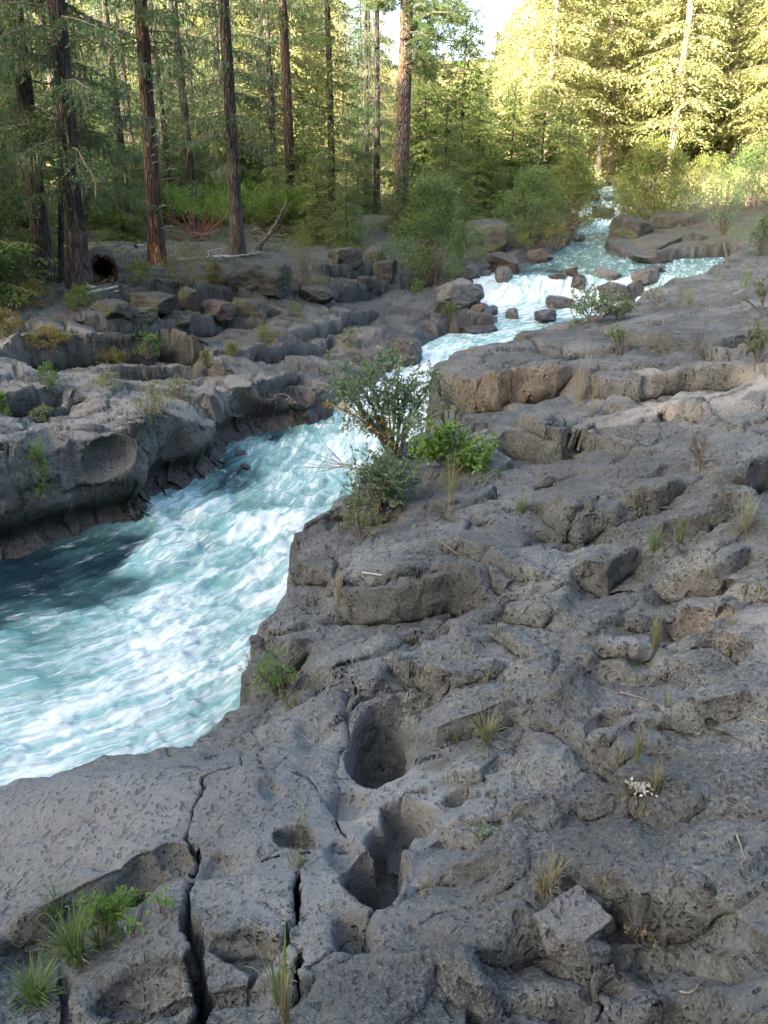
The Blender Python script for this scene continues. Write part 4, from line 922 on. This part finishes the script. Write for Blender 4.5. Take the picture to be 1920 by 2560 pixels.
# ================================================================ shrubs
def at(px, py, parts, kind, lab, cat='shrub', group=None, rz=0., s_=1., dz=-.03, back=0.):
    g = G(px, py); return place(kind, parts, (g.x, g.y + back, g.z + dz), lab, cat, group, rz, s_)
SH = [ # px,py base, h px, w px, leaf m, clusters, leaves each, material, label
 (1075,702,250,220,.08,230,90,M_willow,'large round willow bush on the left bank below the tall pine',10),
 (1190,655,80,110,.06,50,60,M_willow_g,'low grey-green bush at the right foot of the large round willow',6),
 (1325,598,170,190,.09,170,80,M_willow,'broad green bush over the left river edge above the falls',10),
 (1425,568,175,150,.10,160,80,M_willow_y,'yellow-green bush leaning over the river at the upper cascade',9),
 (1385,620,70,80,.06,30,50,M_brownshrub,'straw-coloured low bush at the left waterline',6),
 (1300,622,40,90,.05,30,50,M_willow_y,'low flowering plants along the left waterline',6),
 (1620,560,200,220,.12,190,80,M_willow_y,'large sunlit-edged bush on the right bank behind the island',10),
 (1560,520,90,110,.10,50,60,M_willow_y,'yellowish bush beside the topmost cascade',7),
 (1885,515,150,200,.12,110,70,M_willow,'dark green bush at the right edge above the island',9),
 (1760,480,90,160,.12,70,60,M_willow_y,'sunlit low bush between the two big right bank bushes',8),
 (1900,640,100,90,.06,60,60,M_willow_g,'grey-green bush at the right frame edge over the side channel',7),
 (1470,500,60,60,.10,30,50,M_willow_y,'sunlit bush left of the topmost cascade',5),
]
for i, (px, py, hp, wp, lf, nc_, pr, mt, lab, st_) in enumerate(SH):
    h = size_at(px, py, hp); w_ = size_at(px, py, wp); at(px, py, shrub(h, w_, lf, nc_, pr, mt, 200 + i, st_, clr=.11, lw=.38), 'willow_bush', lab, 'shrub', 'bushes along the river')
# slender willow tree on the near edge
h = size_at(1820, 668, 250); RND = np.random.RandomState(14); S = MB(); L = MB()
S.tube([(0, 0, -.1), (-.1, 0, h * .12), (-.28, 0, h * .28), (-.42, 0, h * .42)], [.03, .026, .022, .018], 6); cl = []
for i in range(30):
    e = np.array([-.35 + RND.normal() * .42, RND.normal() * .5, h * RND.uniform(.34, 1.0)]); S.tube([(-.3, 0, h * .3), (-.35 + (e[0] + .35) * .5, e[1] * .5, h * .3 + (e[2] - h * .3) * .6), e], [.013, .008, .003], 4); cl.append(e)
cl = np.array(cl); cl = np.concatenate([cl, cl + rv(30, .14), cl + rv(30, .18)]); blobs(cl, np.full(90, .17), 42, .062, .02, L)
at(1820, 668, dict(trunk=S.mesh('trunk', [M_twig]), foliage=L.mesh('foliage', [M_willow_g])), 'willow_tree', 'slender grey-green willow rising from the near bank before the island', 'tree')
# brown and yellow saplings on the left bank
for px, py, hp, wp, mt, lab in [(470,712,110,140,M_brownshrub,'yellow-brown bush on the rubble below the scarred trunk'),(765,722,140,110,M_brownshrub,'yellowing upright sapling at the end of the tilted slab'),(120,862,50,130,M_brownshrub,'straw-yellow low plants on the rock course at far left'),
   (352,708,60,80,M_willow_y,'low green bush between the hollow log and the yellow-brown bush'),(90,760,60,120,M_brownshrub,'brown low bush under the thick trunks at far left'),(205,765,55,110,M_needle_y,'mossy low bush in front of the hollow log'),(20,830,60,90,M_brownshrub,'brown bush at the left frame edge over the rock course'),
   (275,905,40,90,M_brownshrub,'straw-coloured low plant in the rock course'),(540,705,50,60,M_brownshrub,'low brown tuft on the tilted slab')]:
    at(px, py, shrub(size_at(px, py, hp), size_at(px, py, wp), .035, 60, 60, mt, px, 8, clr=.12, lw=.4, open_=.1), 'low_shrub', lab, 'shrub', 'shrubs on the left bank ledges')
for px, py, hp, wp, mt, lab in [(370,885,62,80,M_bright,'bright green leafy plant on the rock course of the left bank'),(385,1045,95,100,M_willow_y,'pale green feathery plant in the hollow of the left bank rocks'),(120,965,70,60,M_grass,'green tuft plant at the left end of the pale shelf'),
   (112,1235,150,50,M_bright,'dark green plant hanging in the cleft beside the smooth cliff block'),(270,962,36,90,M_grass2,'grey-green low plant on the pale shelf'),(450,985,50,70,M_grass2,'grey-green plant at the right end of the pale shelf'),(110,1045,36,60,M_grass2,'small tuft above the large hollow in the cliff'),
   (5,1030,60,40,M_bright,'green plant at the left frame edge on the shelf'),(580,888,34,34,M_willow_y,'small yellow-green plant on the stepped rock'),(665,850,36,60,M_willow_y,'yellow-green plant low on the middle ledges'),(870,860,44,60,M_grass2,'green plant on the grey ledge beside the chute'),
   (1045,728,30,40,M_bright,'small bright green plant below the round willow'),(735,792,40,60,M_willow_y,'leafy plant under the brown rubble block'),(1125,790,36,50,M_grass,'grassy clump on the mossy block near the falls'),(515,905,36,30,M_grass2,'tiny plant on the long left ledge')]:
    at(px, py, shrub(size_at(px, py, hp), size_at(px, py, wp), .04, 34, 34, mt, px + 7, 7, clr=.13, lw=.3, open_=.1), 'leafy_plant', lab, 'plant', 'small plants on the left bank ledges')
# manzanita thickets: twisting red stems with a leafy top
def manzanita(h, w_, seed):
    global RND
    RND = np.random.RandomState(seed); S = MB(); L = MB(); cl = []
    for i in range(26):
        a = RND.uniform(0, 6.28); r_ = RND.uniform(.3, 1) * w_ / 2; e = np.array([math.cos(a) * r_, math.sin(a) * r_ * .6, h * RND.uniform(.55, .95)]); s_ = np.linspace(0, 1, 8)[:, None]
        p_ = e * s_; p_[:, 2] = e[2] * s_[:, 0] ** .9; p_ += np.cumsum(rv(8, .05 * h), 0) * s_ * [1, 1, .5]; S.tube(p_, np.linspace(.028, .006, 8), 5); cl += [p_[-1], p_[-2]] + [p_[-1] + rv(1, .22)[0] for _ in range(4)]
    cl = np.array(cl); cl[:, 2] = np.clip(cl[:, 2], h * .5, h * 1.05); blobs(cl, np.full(len(cl), .22), 46, .05, .028, L)
    return dict(stems=S.mesh('stems', [M_redtwig]), foliage=L.mesh('foliage', [M_bright]))
for px, py, hp, wp, lab in [(500,600,120,240,'manzanita with red twisting stems between the scarred trunk and the black one'),(680,590,110,200,'green manzanita right of the black trunk, behind the snag'),(330,560,70,150,'low manzanita behind the scarred trunk at left'),(590,560,90,160,'manzanita behind the black trunk')]:
    at(px, py, manzanita(size_at(px, py, hp), size_at(px, py, wp), px), 'manzanita_bush', lab, 'shrub', 'manzanita in the forest clearing')
# ---------------------------------------------------------------- dead wood
def stick(p0, p1, r0, r1, lab, mat=None, kind='dead_branch', bend=.04, lift=0., cat='dead branch', forks=0, seed=1):
    global RND
    RND = np.random.RandomState(seed)
    a = np.array(G(*p0)) + [0, 0, r0]; b = np.array(G(*p1)) + [0, 0, r1 + lift]; s_ = np.linspace(0, 1, 9)[:, None]; pth = a * (1 - s_) + b * s_ + np.cumsum(rv(9, bend * .3), 0) * s_ * [1, 1, .4]
    m = MB(); m.tube(pth, np.linspace(r0, r1, 9), 7)
    for i in range(forks):
        j = RND.randint(2, 7); m.tube([pth[j], pth[j] + rv(1, .25)[0] * [1, 1, .5] + [0, 0, .08], pth[j] + rv(1, .4)[0] * [1, 1, .4] + [0, 0, .12]], [r0 * .4, r0 * .25, r0 * .1], 4)
    return tag(m.build(kind, [mat or M_dead], None, True), lab, cat)
stick((205,742), (290,718), .045, .03, 'bleached branch lying in front of the trunks left of the hollow log')
stick((216,722), (288,730), .05, .03, 'bent bleached limb propped against the front of the hollow log', bend=.08, seed=4)
stick((440,655), (575,645), .05, .04, 'white fallen pole on the ground between the scarred and the black trunk', forks=2, seed=5)
stick((560,648), (650,636), .04, .02, 'thin white branch at the foot of the black trunk', seed=6)
stick((50,665), (75,648), .05, .04, 'short white log piece in the green cover at far left')
stick((25,640), (60,634), .07, .06, 'stubby white log at far left behind the thick trunk')
stick((340,620), (358,616), .05, .05, 'small white wood chunk left of the scarred trunk')
sn = MB(); g = np.array(base_of(628, 622)); e_ = np.array(W(742, 503, -1.0)); e_ = np.array([(742 - 960) / F * (g[1] / .98) * 1.02, g[1] + .3, 0]); e_[2] = CAMZ + ray(742, 503)[2] * e_[1] / ray(742, 503)[1]
s_ = np.linspace(0, 1, 9)[:, None]; sn.tube(g * (1 - s_) + e_ * s_ + np.array([0, 0, 1.]) * (-.18 * np.sin(s_ * 3.14)), np.linspace(.10, .035, 9), 8)
tag(sn.build('dead_snag', [bark_mat('snag_bark', (.06, .05, .05), (.16, .135, .125))], None, True), 'dark leaning dead snag right of the black trunk', 'dead tree')
for k_, (px, py, w_) in enumerate([(470,602,190),(640,600,150),(300,600,110)]):
    RND = np.random.RandomState(60 + k_); g = np.array(G(px, py)); R_ = size_at(px, py, w_) / 2; m = MB()
    for i in range(38):
        c_ = rv(1, .45)[0] * [R_, R_ * .6, 0]; c_[2] = RND.uniform(.02, .3); d_ = rv(1)[0] * [.5, .5, .12]; m.tube([c_, c_ + d_ * .5 + [0, 0, .05], c_ + d_], [.015, .011, .004], 4)
    o = m.build('brush_pile', [M_twig]); o.location = g; tag(o, ['tangle of grey dead twigs under the manzanita','tangle of dead twigs behind the leaning snag','grey brush heap left of the scarred trunk'][k_], 'brush pile')
# hollow rotten log, open end to the camera
g = np.array(G(262, 706)); r_ = size_at(262, 706, 70) / 2; m = MB(); np.random.seed(4)
ax_ = np.array([-.35, 1., .0]); ax_ /= np.linalg.norm(ax_); c0_ = g + [0, 0, r_ * .8]
m.tube([c0_ + ax_ * t_ for t_ in (0, .06, .5, 1.3, 2.6)], [r_ * .92, r_, r_ * 1.02, r_, r_ * .95], 28, 0, .12)
lg = empty('hollow_log', g); lo = m.build('bark', [M_bark], lg, True); lo.location = -Vector(g)
m = MB(); np.random.seed(9); m.tube([c0_ + ax_ * t_ for t_ in (-.03, .0, .12, .4, .75, .8)], [r_ * .90, r_ * .78, r_ * .62, r_ * .5, r_ * .34, .01], 36, 0, .3); ro = m.build('rotten_core', [M_rot], lg, False); ro.location = -Vector(g)
m = MB(); m.tube([c0_ - ax_ * .02, c0_ - ax_ * .03], [r_ * .80, r_ * 1.0], 28, 0, .22)
tag(lg, 'hollow rotten log end, dark red inside, beside the dark trunk at left', 'log')
# ================================================================ the shrub in the middle of the picture, on the rim of the near bank
def leafy(c0_, ends, leaf, per_, mats, seed, r0=.012, lw=.35, sub=5, spread=.16, mi_fn=None, droop_=0., bare=.35):
    "long stems with alternate leaves along them; returns stems, foliage"
    global RND
    RND = np.random.RandomState(seed); S = MB(); L = MB()
    def run(a, b, r_, lv):
        s_ = np.linspace(0, 1, 8)[:, None]; p_ = a * (1 - s_) + b * s_; ln = np.linalg.norm(b - a); p_[:, 2] += (np.sin(s_[:, 0] * 3.14) * ln * .10); p_ += np.cumsum(rv(8, .012 * ln), 0) * s_
        S.tube(p_, np.linspace(r_, r_ * .25, 8), 4)
        if lv > 0:
            for i in range(sub):
                q_ = RND.uniform(.3, .95); o = np.array([np.interp(q_, s_[:, 0], p_[:, i_]) for i_ in range(3)]); d_ = (b - a) / ln + rv(1, .75)[0] * [1, 1, .7]; run(o, o + d_ / np.linalg.norm(d_) * spread * RND.uniform(.6, 1.5) * (1 if lv > 1 else .8), r_ * .45, lv - 1)
        n_ = int(per_ * ln / .1); q_ = RND.uniform(bare if lv > 1 else .12, 1, n_); o = np.stack([np.interp(q_, s_[:, 0], p_[:, i_]) for i_ in range(3)], 1); d_ = (b - a) / ln
        L.leaves(o, d_ * .6 + rv(n_, .75) + [0, 0, .15 - droop_], rv(n_, .5) + [0, 0, 1.], leaf * RND.uniform(.55, 1.25, n_), leaf * lw * RND.uniform(.8, 1.2, n_), 0, .06)
    for e in ends: run(np.asarray(c0_, float) + rv(1, .02)[0], np.asarray(e, float), r0, 2)
    return dict(stems=S.mesh('stems', [M_twig]), foliage=L.mesh('foliage', [mats]))
def pt_at(px, py, y): a, b, c = ray(px, py); t = y / b; return np.array([a * t, y, CAMZ + c * t])
def bush_at(bpx, targets, leaf, per_, mat, seed, kind, lab, yoff=0., dsp=.12, cat='shrub', group=None, **kw):
    g = np.array(G(*bpx)); y0 = g[1] + yoff; r_ = np.random.RandomState(seed)
    ends = [pt_at(px, py, y0 + r_.normal() * dsp) - g for px, py in targets]
    o = place(kind, leafy((0, 0, -.02), ends, leaf, per_, mat, seed, **kw), g, lab, cat, group); return o
B1 = bush_at((985,1150), [(880,950),(915,930),(985,925),(1035,945),(860,985),(1000,960),(1060,985),(900,1010),(950,1040),(1020,1040),(880,960),(960,930),(1050,1050),(930,980),(1010,1000),(1075,940),(1010,900),(850,960),(845,990)], .066, 3.9, M_foreleaf, 301, 'willow_bush',
   'grey-green leafy bush leaning out over the chute in the middle of the picture', yoff=-.25, dsp=.28, r0=.014, sub=5, spread=.22)
bush_at((1000,1165), [(838,1000),(846,1012),(858,1030),(852,1008)], .05, 2.2, M_yellow, 302, 'willow_sprig', 'sprig with yellow leaves at the left side of the grey-green bush', yoff=-.3, dsp=.02, bare=.9, sub=3, spread=.07, r0=.006)
bush_at((1000,1150), [(955,1050),(962,1068),(972,1085),(950,1060)], .05, 3., M_yellow, 303, 'willow_sprig', 'hanging cluster of yellow leaves in front of the grey-green bush', yoff=-.35, dsp=.02, bare=.9, sub=3, spread=.08, r0=.006)
bush_at((1130,1180), [(1060,1110),(1090,1080),(1120,1095),(1150,1100),(1180,1120),(1205,1150),(1230,1170),(1140,1140),(1180,1160),(1100,1130),(1060,1140),(1215,1185),(1160,1190)], .055, 4.5, M_bright, 304, 'leafy_bush',
   'bright green round-leaved bush on the rim right of the chute', dsp=.12, sub=5, spread=.16, lw=.62, bare=.2)
bush_at((950,1275), [(905,1180),(940,1160),(980,1150),(1010,1170),(900,1220),(940,1210),(990,1200),(910,1260),(960,1240),(1015,1215),(930,1290),(900,1300),(975,1170)], .042, 5.0, M_foreleaf, 305, 'leafy_bush',
   'dense dark green bush on the rim below the leaning bush', dsp=.14, sub=6, spread=.16, lw=.5, bare=.1)
bush_at((905,1345), [(880,1290),(920,1290),(860,1320),(900,1310),(940,1320)], .03, 7., M_willow, 306, 'leafy_plant', 'small green plant hanging under the dense dark bush', dsp=.06, sub=4, spread=.09, bare=.1, cat='plant')
bush_at((1120,1100), [(1095,1000),(1120,960),(1150,1010),(1175,1015),(1185,1050),(1080,1030),(1105,1040)], .05, 2.2, M_willow_y, 307, 'leafy_bush', 'thin yellow-green upright shoots before the orange rock face', dsp=.08, sub=4, spread=.12, lw=.4, bare=.35)
bush_at((1478,808), [(1440,770),(1460,755),(1485,750),(1510,752),(1535,762),(1555,775),(1440,795),(1500,775),(1530,790)], .085, 3.4, M_willow_g, 308, 'willow_bush', 'small silvery willow on the near edge below the falls', dsp=.2, sub=4, spread=.22, r0=.012)
bush_at((1545,800), [(1530,770),(1550,765),(1568,775),(1540,785)], .06, 6, M_willow, 309, 'leafy_bush', 'compact green bush right beside the small silvery willow', dsp=.12, sub=4, spread=.16)
bush_at((1640,765), [(1625,725),(1640,720),(1655,735),(1615,745),(1660,750)], .06, 2.5, M_willow_g, 310, 'leafy_plant', 'thin grey-green plant on the near bank below the pale brown boulder', cat='plant', dsp=.1, sub=3, spread=.12)
bush_at((1548,878), [(1530,830),(1545,828),(1560,835),(1540,845),(1555,850)], .05, 5., M_grass, 311, 'leafy_plant', 'small green plant on the broad near slab', cat='plant', dsp=.06, sub=3, spread=.1)
bush_at((1900,905), [(1875,830),(1900,822),(1915,840),(1890,850),(1870,860),(1918,870),(1880,880)], .045, 4.5, M_willow_y, 312, 'leafy_plant', 'yellowing leafy plant at the right edge on the sandy patch', cat='plant', dsp=.08, sub=4, spread=.1)
bush_at((1905,775), [(1890,710),(1908,700),(1915,730),(1895,740),(1850,750)], .05, 4., M_willow, 313, 'leafy_plant', 'green plant at the right edge higher up the near bank', cat='plant', dsp=.08, sub=3, spread=.12)
bush_at((1750,1165), [(1740,1100),(1730,1070),(1760,1110),(1745,1130),(1770,1150),(1725,1120)], .022, 2.6, M_brownshrub, 314, 'dry_plant', 'thin brown weed in the hollow of the near bank at right', cat='plant', dsp=.04, sub=4, spread=.1)
bush_at((705,1740), [(660,1665),(690,1650),(720,1690),(640,1690),(670,1700),(700,1670)], .05, 5.5, M_bright, 315, 'leafy_plant', 'green willowherb growing from the rim crevice above the potholes', cat='plant', dsp=.03, lw=.2, sub=4, spread=.08)
bush_at((725,1775), [(700,1745),(735,1740),(715,1760),(745,1755)], .035, 6., M_willow, 316, 'leafy_plant', 'second green plant lower in the rim crevice', cat='plant', dsp=.02, lw=.25, sub=3, spread=.05)
bush_at((650,1700), [(592,1665),(605,1680),(622,1625),(615,1640)], .04, 3., M_willow_g, 317, 'leafy_sprig', 'sprigs reaching out over the water from the rim crevice', cat='plant', dsp=.02, lw=.22, sub=1, spread=.04, r0=.003, bare=.5)
bush_at((275,2330), [(235,2270),(260,2255),(285,2260),(270,2285),(250,2290),(295,2290)], .035, 13., M_bright, 318, 'leafy_plant', 'dense feathery bright green plant in the gap at lower left', cat='plant', dsp=.03, lw=.2, sub=4, spread=.07, bare=.05)
bush_at((335,2350), [(310,2300),(345,2298),(325,2310)], .05, 2.2, M_bright, 319, 'leafy_plant', 'broad-leaved bluish green plant right of the feathery one', cat='plant', dsp=.02, lw=.55, sub=1, spread=.04, bare=.6, r0=.005)
bush_at((410,2290), [(395,2235),(415,2240),(405,2260)], .045, 3., M_bright, 320, 'leafy_plant', 'small drooping green plant at the head of the lower left gap', cat='plant', dsp=.02, lw=.35, sub=2, spread=.04, bare=.3, r0=.004)
bush_at((1105,2030), [(1085,2005),(1110,2000),(1120,2015)], .035, 3., M_willow_g, 321, 'leafy_plant', 'tiny pale green plant beside the small hollow right of the potholes', cat='plant', dsp=.01, lw=.4, sub=1, spread=.03, r0=.003)
bush_at((1205,2085), [(1180,2075),(1215,2068),(1228,2080),(1195,2090),(1210,2085)], .022, 7., M_willow_g, 322, 'lichen_rosette', 'pale grey-green rosette plant flat on the near rock', cat='plant', dsp=.01, lw=.5, sub=3, spread=.04, r0=.002, bare=.1)
bush_at((1350,1290), [(1335,1270),(1355,1262),(1368,1275)], .02, 5., M_grass2, 323, 'leafy_plant', 'little green cushion in the seam of the near shelf', cat='plant', dsp=.02, lw=.4, sub=3, spread=.04, r0=.002)
bush_at((1065,1385), [(1030,1365),(1060,1358),(1090,1368)], .022, 5., M_willow_g, 324, 'leafy_plant', 'greyish cushion plant at the foot of the rim block', cat='plant', dsp=.03, lw=.4, sub=3, spread=.06, r0=.002)
# bare branch reaching left over the water
g = np.array(G(1010, 1190)); m = MB(); RND = np.random.RandomState(6); y0 = g[1] - .1
p0, p1, p2 = pt_at(985, 1168, y0), pt_at(900, 1172, y0 - .1), pt_at(850, 1165, y0 - .15)
m.tube([g + [0, 0, 0], p0, p1, p2], [.022, .02, .015, .010], 6)
for tx, ty in [(700,1118),(740,1150),(705,1172),(760,1188),(790,1130),(765,1165),(830,1190),(720,1140),(800,1100)]:
    e = pt_at(tx, ty, y0 - .15 + RND.normal() * .12); s_ = np.linspace(0, 1, 7)[:, None]; q_ = RND.uniform(0, 1); st = p1 * q_ + p2 * (1 - q_); m.tube(st * (1 - s_) + e * s_ + np.cumsum(rv(7, .012), 0) * s_, np.linspace(.007, .0018, 7), 4)
tag(m.build('dead_branch', [M_dead], None, True), 'bare bleached branch reaching left over the rapids from the middle bush', 'dead branch')
# ================================================================ grass
GR_ = [ # px, py, h px, spread px, blades, material, width, flop, dry, label
 (150,2290,110,90,90,M_grass,.006,.7,.2,'green grass tuft with drooping blades at the top of the lower left gap'),
 (190,2400,170,140,150,M_grass,.006,.6,.12,'largest bright green grass tuft in the lower left corner'),
 (90,2500,110,150,130,M_grass,.006,.8,.1,'bright green grass tuft at the very left of the lower corner'),
 (250,2370,110,90,70,M_grass,.005,.6,.2,'grass tuft beside the feathery green plant'),
 (745,2225,150,60,60,M_grass2,.005,.5,.35,'grass tuft rooted in the crack below the round pothole'),
 (760,2105,190,50,9,M_dry,.003,.5,1.,'few dry stalks standing before the round pothole'),
 (700,2500,260,110,34,M_grass,.009,.7,.3,'tall green broad-bladed grass in the wide crack at the bottom'),
 (715,2560,200,60,60,M_dry,.005,.5,1.,'dry straw bunch at the bottom of the wide crack'),
 (1215,1850,100,90,120,M_grass2,.005,.8,.25,'grey-green grass clump in the hollow right of the potholes'),
 (1140,1850,60,60,40,M_grass2,.004,.8,.3,'small grass clump left of the grey-green one in the hollow'),
 (1360,2230,110,80,80,M_dry,.004,1.3,.9,'dry straw tuft hanging down the near rock'),
 (1385,2200,90,70,60,M_grass2,.004,.9,.5,'green-topped tuft above the dry hanging straw'),
 (1590,1905,150,40,36,M_grass2,.004,.4,.4,'upright thin grass beside the silvery cushion'),
 (1640,1970,90,50,60,M_grass2,.004,.7,.4,'grass fringe behind the silvery cushion'),
 (1590,2035,60,60,36,M_dry,.003,.9,.6,'low dry tuft below the silvery cushion'),
 (1510,2200,70,60,22,M_dry,.003,.9,.8,'wispy dry tuft left of the overhanging slab'),
 (1600,2330,60,60,30,M_dry,.004,1.2,1.,'dry straw wisps lying under the overhanging slab'),
 (1635,1620,130,50,60,M_grass2,.004,.6,.4,'tall thin grass in the bowl of the near shelf'),
 (1860,1325,110,70,50,M_grass2,.005,.8,.5,'grass tuft at the right, below the sandy patch'),
 (1635,1375,80,60,60,M_grass,.005,.7,.2,'green grass in the seam at left under the long ledge'),
 (1700,1360,90,40,26,M_grass,.005,.5,.2,'upright green grass in the seam under the long ledge'),
 (1760,1440,70,90,30,M_grass2,.005,1.,.3,'sprawling grass on the lower right ledge'),
 (1465,1440,50,60,26,M_dry,.004,1.,.6,'dry curl of grass under the middle ledge'),
 (1305,1280,80,50,44,M_grass,.005,.7,.3,'short green tuft on the middle of the near shelf'),
 (1395,1250,60,30,14,M_dry,.003,.5,.7,'thin dry stalks on the middle of the near shelf'),
 (848,1520,130,40,34,M_dry,.005,.5,1.,'straw-coloured tuft on the rim above the water'),
 (1128,1262,200,50,34,M_grass2,.004,.35,.5,'tall grass with seed heads right below the bright bush'),
 (1445,1020,160,70,26,M_dry,.005,.4,.9,'pale seed-head grass at the foot of the orange block'),
 (1475,1040,130,40,16,M_grass2,.005,.4,.5,'green stalks beside the pale seed-head grass'),
 (1060,2235,70,40,14,M_dry,.003,.8,1.,'dry wisps at the lip of the deep black hole'),
 (720,1300,0,0,0,M_dry,.003,.8,1.,''),
 (1220,1700,60,50,22,M_dry,.004,.9,.7,'small dry tuft on the near shelf above the grass hollow'),
 (1060,1690,50,40,18,M_dry,.003,.8,.7,'dry wisp in the seam above the tall pothole'),
 (1665,1770,80,30,16,M_grass,.004,.4,.3,'small upright tuft left of the loose slab'),
 (1260,1740,50,60,20,M_dry,.003,.9,.6,'thin dry grass on the flat rock above the clump'),
 (1240,1590,60,40,18,M_grass2,.004,.7,.5,'small tuft by the dark notch of the near shelf'),
 (1285,600,0,0,0,M_dry,.003,.8,1.,''),
 (1165,845,90,60,22,M_dry,.006,.4,.9,'tall dry stalks on the near rim before the rapids'),
 (1540,2150,0,0,0,M_dry,.003,.8,1.,''),
 (1830,1560,60,60,24,M_dry,.004,1.,.7,'dry wisps on the dusty slope at right'),
 (1900,1480,60,40,20,M_grass2,.004,.8,.5,'small tuft at the right frame edge'),
 (1545,1920,90,40,20,M_grass2,.004,.5,.5,'thin pale stalks left of the silvery cushion'),
 (845,1275,50,30,0,M_dry,.003,.8,1.,''),
 (1820,1640,50,50,20,M_grass2,.004,.8,.3,'low grass above the loose slab'),
 (1720,760,60,50,30,M_grass,.007,.7,.3,'grass tuft on the upper near bank'),
 (1790,715,50,40,24,M_grass2,.007,.7,.4,'small tuft near the slender willow'),
 (1860,720,70,50,30,M_bright,.008,.7,.1,'bright small tuft right of the slender willow'),
]
for i, (px, py, hp, sp_, nb_, mt, wd_, fl_, dy_, lab) in enumerate(GR_):
    if not nb_: continue
    g = G(px, py); u_ = (g.y / ray(px, py)[1]) / F
    me = tuft(hp * u_ * 1.2, sp_ * u_ * .62, nb_, 500 + i, mt, wd_ * .8, fl_, dy_, base=sp_ * u_ * .16, heads=5 if mt is M_dry else 0)
    o = link('grass_tuft', me); o.location = (g.x, g.y, g.z - .01); o.rotation_euler = (0, 0, 0); tag(o, lab, 'grass tuft', 'grass tufts rooted in the rock')
# silvery cushion of dead rounded leaves
g = np.array(G(1600, 1968)); RND = np.random.RandomState(3); m = MB(); u_ = size_at(1600, 1968, 1)
n_ = 150; c = rv(n_, 1.) * [26 * u_, 22 * u_, 0] * .55; c[:, 2] = RND.uniform(.0, .03, n_); m.leaves(c, rv(n_) + [0, 0, .5], rv(n_, .6) + [0, 0, 1], .024, .015, 0, .2)
o = m.build('cushion_plant', [leaf_mat('silvery_leaves', (.20, .20, .16), (.40, .39, .34), .2, hue=(.55, .54, .5), nscale=9)]); o.location = g; tag(o, 'silvery cushion of withered round leaves on the near rock', 'plant')
# wood chip on the slab, dry straws lying about
stick((905,1434), (965,1440), .010, .006, 'pale splinter of wood lying on the rim slab', bend=.01, kind='wood_splinter', cat='wood chip')
for i, (a, b, lab) in enumerate([((1842,2090),(1866,2170),'pale curved dry stalk at the right, above the overhanging slab'),((1550,1732),(1650,1762),'long dry straw lying across the recess before the loose slab'),((1885,1795),(1915,1808),'short pale stick right of the loose slab'),
    ((1330,1130),(1425,1098),'long pale straw leaning on the boulder above the middle shelf'),((1700,2480),(1730,2485),'pale chip lying at lower right'),((1095,1350),(1160,1400),'dry straw lying at the foot of the rim block'),((1500,905),(1610,915),'pale dry branch lying on the broad near slab')]):
    stick(a, b, .005, .002, lab, M_dry, 'dry_stalk', .03, .01, 'dry stalk', seed=20 + i)
# ================================================================ ground cover of the forest floor, stems and litter
RND = np.random.RandomState(123); m = MB()
N_ = 5200; px_ = RND.uniform(-60, 1500, N_); yy_ = RND.uniform(14, 50, N_) ; xx_ = (px_ - 960) / F * yy_
dd_, id_ = sdf(xx_, yy_, POLY); h0 = land0(xx_, yy_); okk = (dd_ > 1.2) & (id_ < NL) & (h0 > 2.62) & (noise(xx_ * .7, yy_ * .7, 40.) > -.22 + .25 * (yy_ < 19))
xx_, yy_ = xx_[okk], yy_[okk]; zz_ = np.array([drop(a, b) for a, b in zip(xx_, yy_)]); cl = np.stack([xx_, yy_, zz_ + .05], 1)
blobs(cl, np.full(len(cl), .2) * RND.uniform(.6, 1.5, len(cl)), 16, .055, .03, m)
tag(m.build('ground_cover', [leaf_mat('bearberry_mat', (.03, .06, .012), (.08, .12, .02), .25, hue=(.13, .15, .04), nscale=.6)]), 'low green bearberry mat over the forest floor', 'ground cover', kind='stuff')
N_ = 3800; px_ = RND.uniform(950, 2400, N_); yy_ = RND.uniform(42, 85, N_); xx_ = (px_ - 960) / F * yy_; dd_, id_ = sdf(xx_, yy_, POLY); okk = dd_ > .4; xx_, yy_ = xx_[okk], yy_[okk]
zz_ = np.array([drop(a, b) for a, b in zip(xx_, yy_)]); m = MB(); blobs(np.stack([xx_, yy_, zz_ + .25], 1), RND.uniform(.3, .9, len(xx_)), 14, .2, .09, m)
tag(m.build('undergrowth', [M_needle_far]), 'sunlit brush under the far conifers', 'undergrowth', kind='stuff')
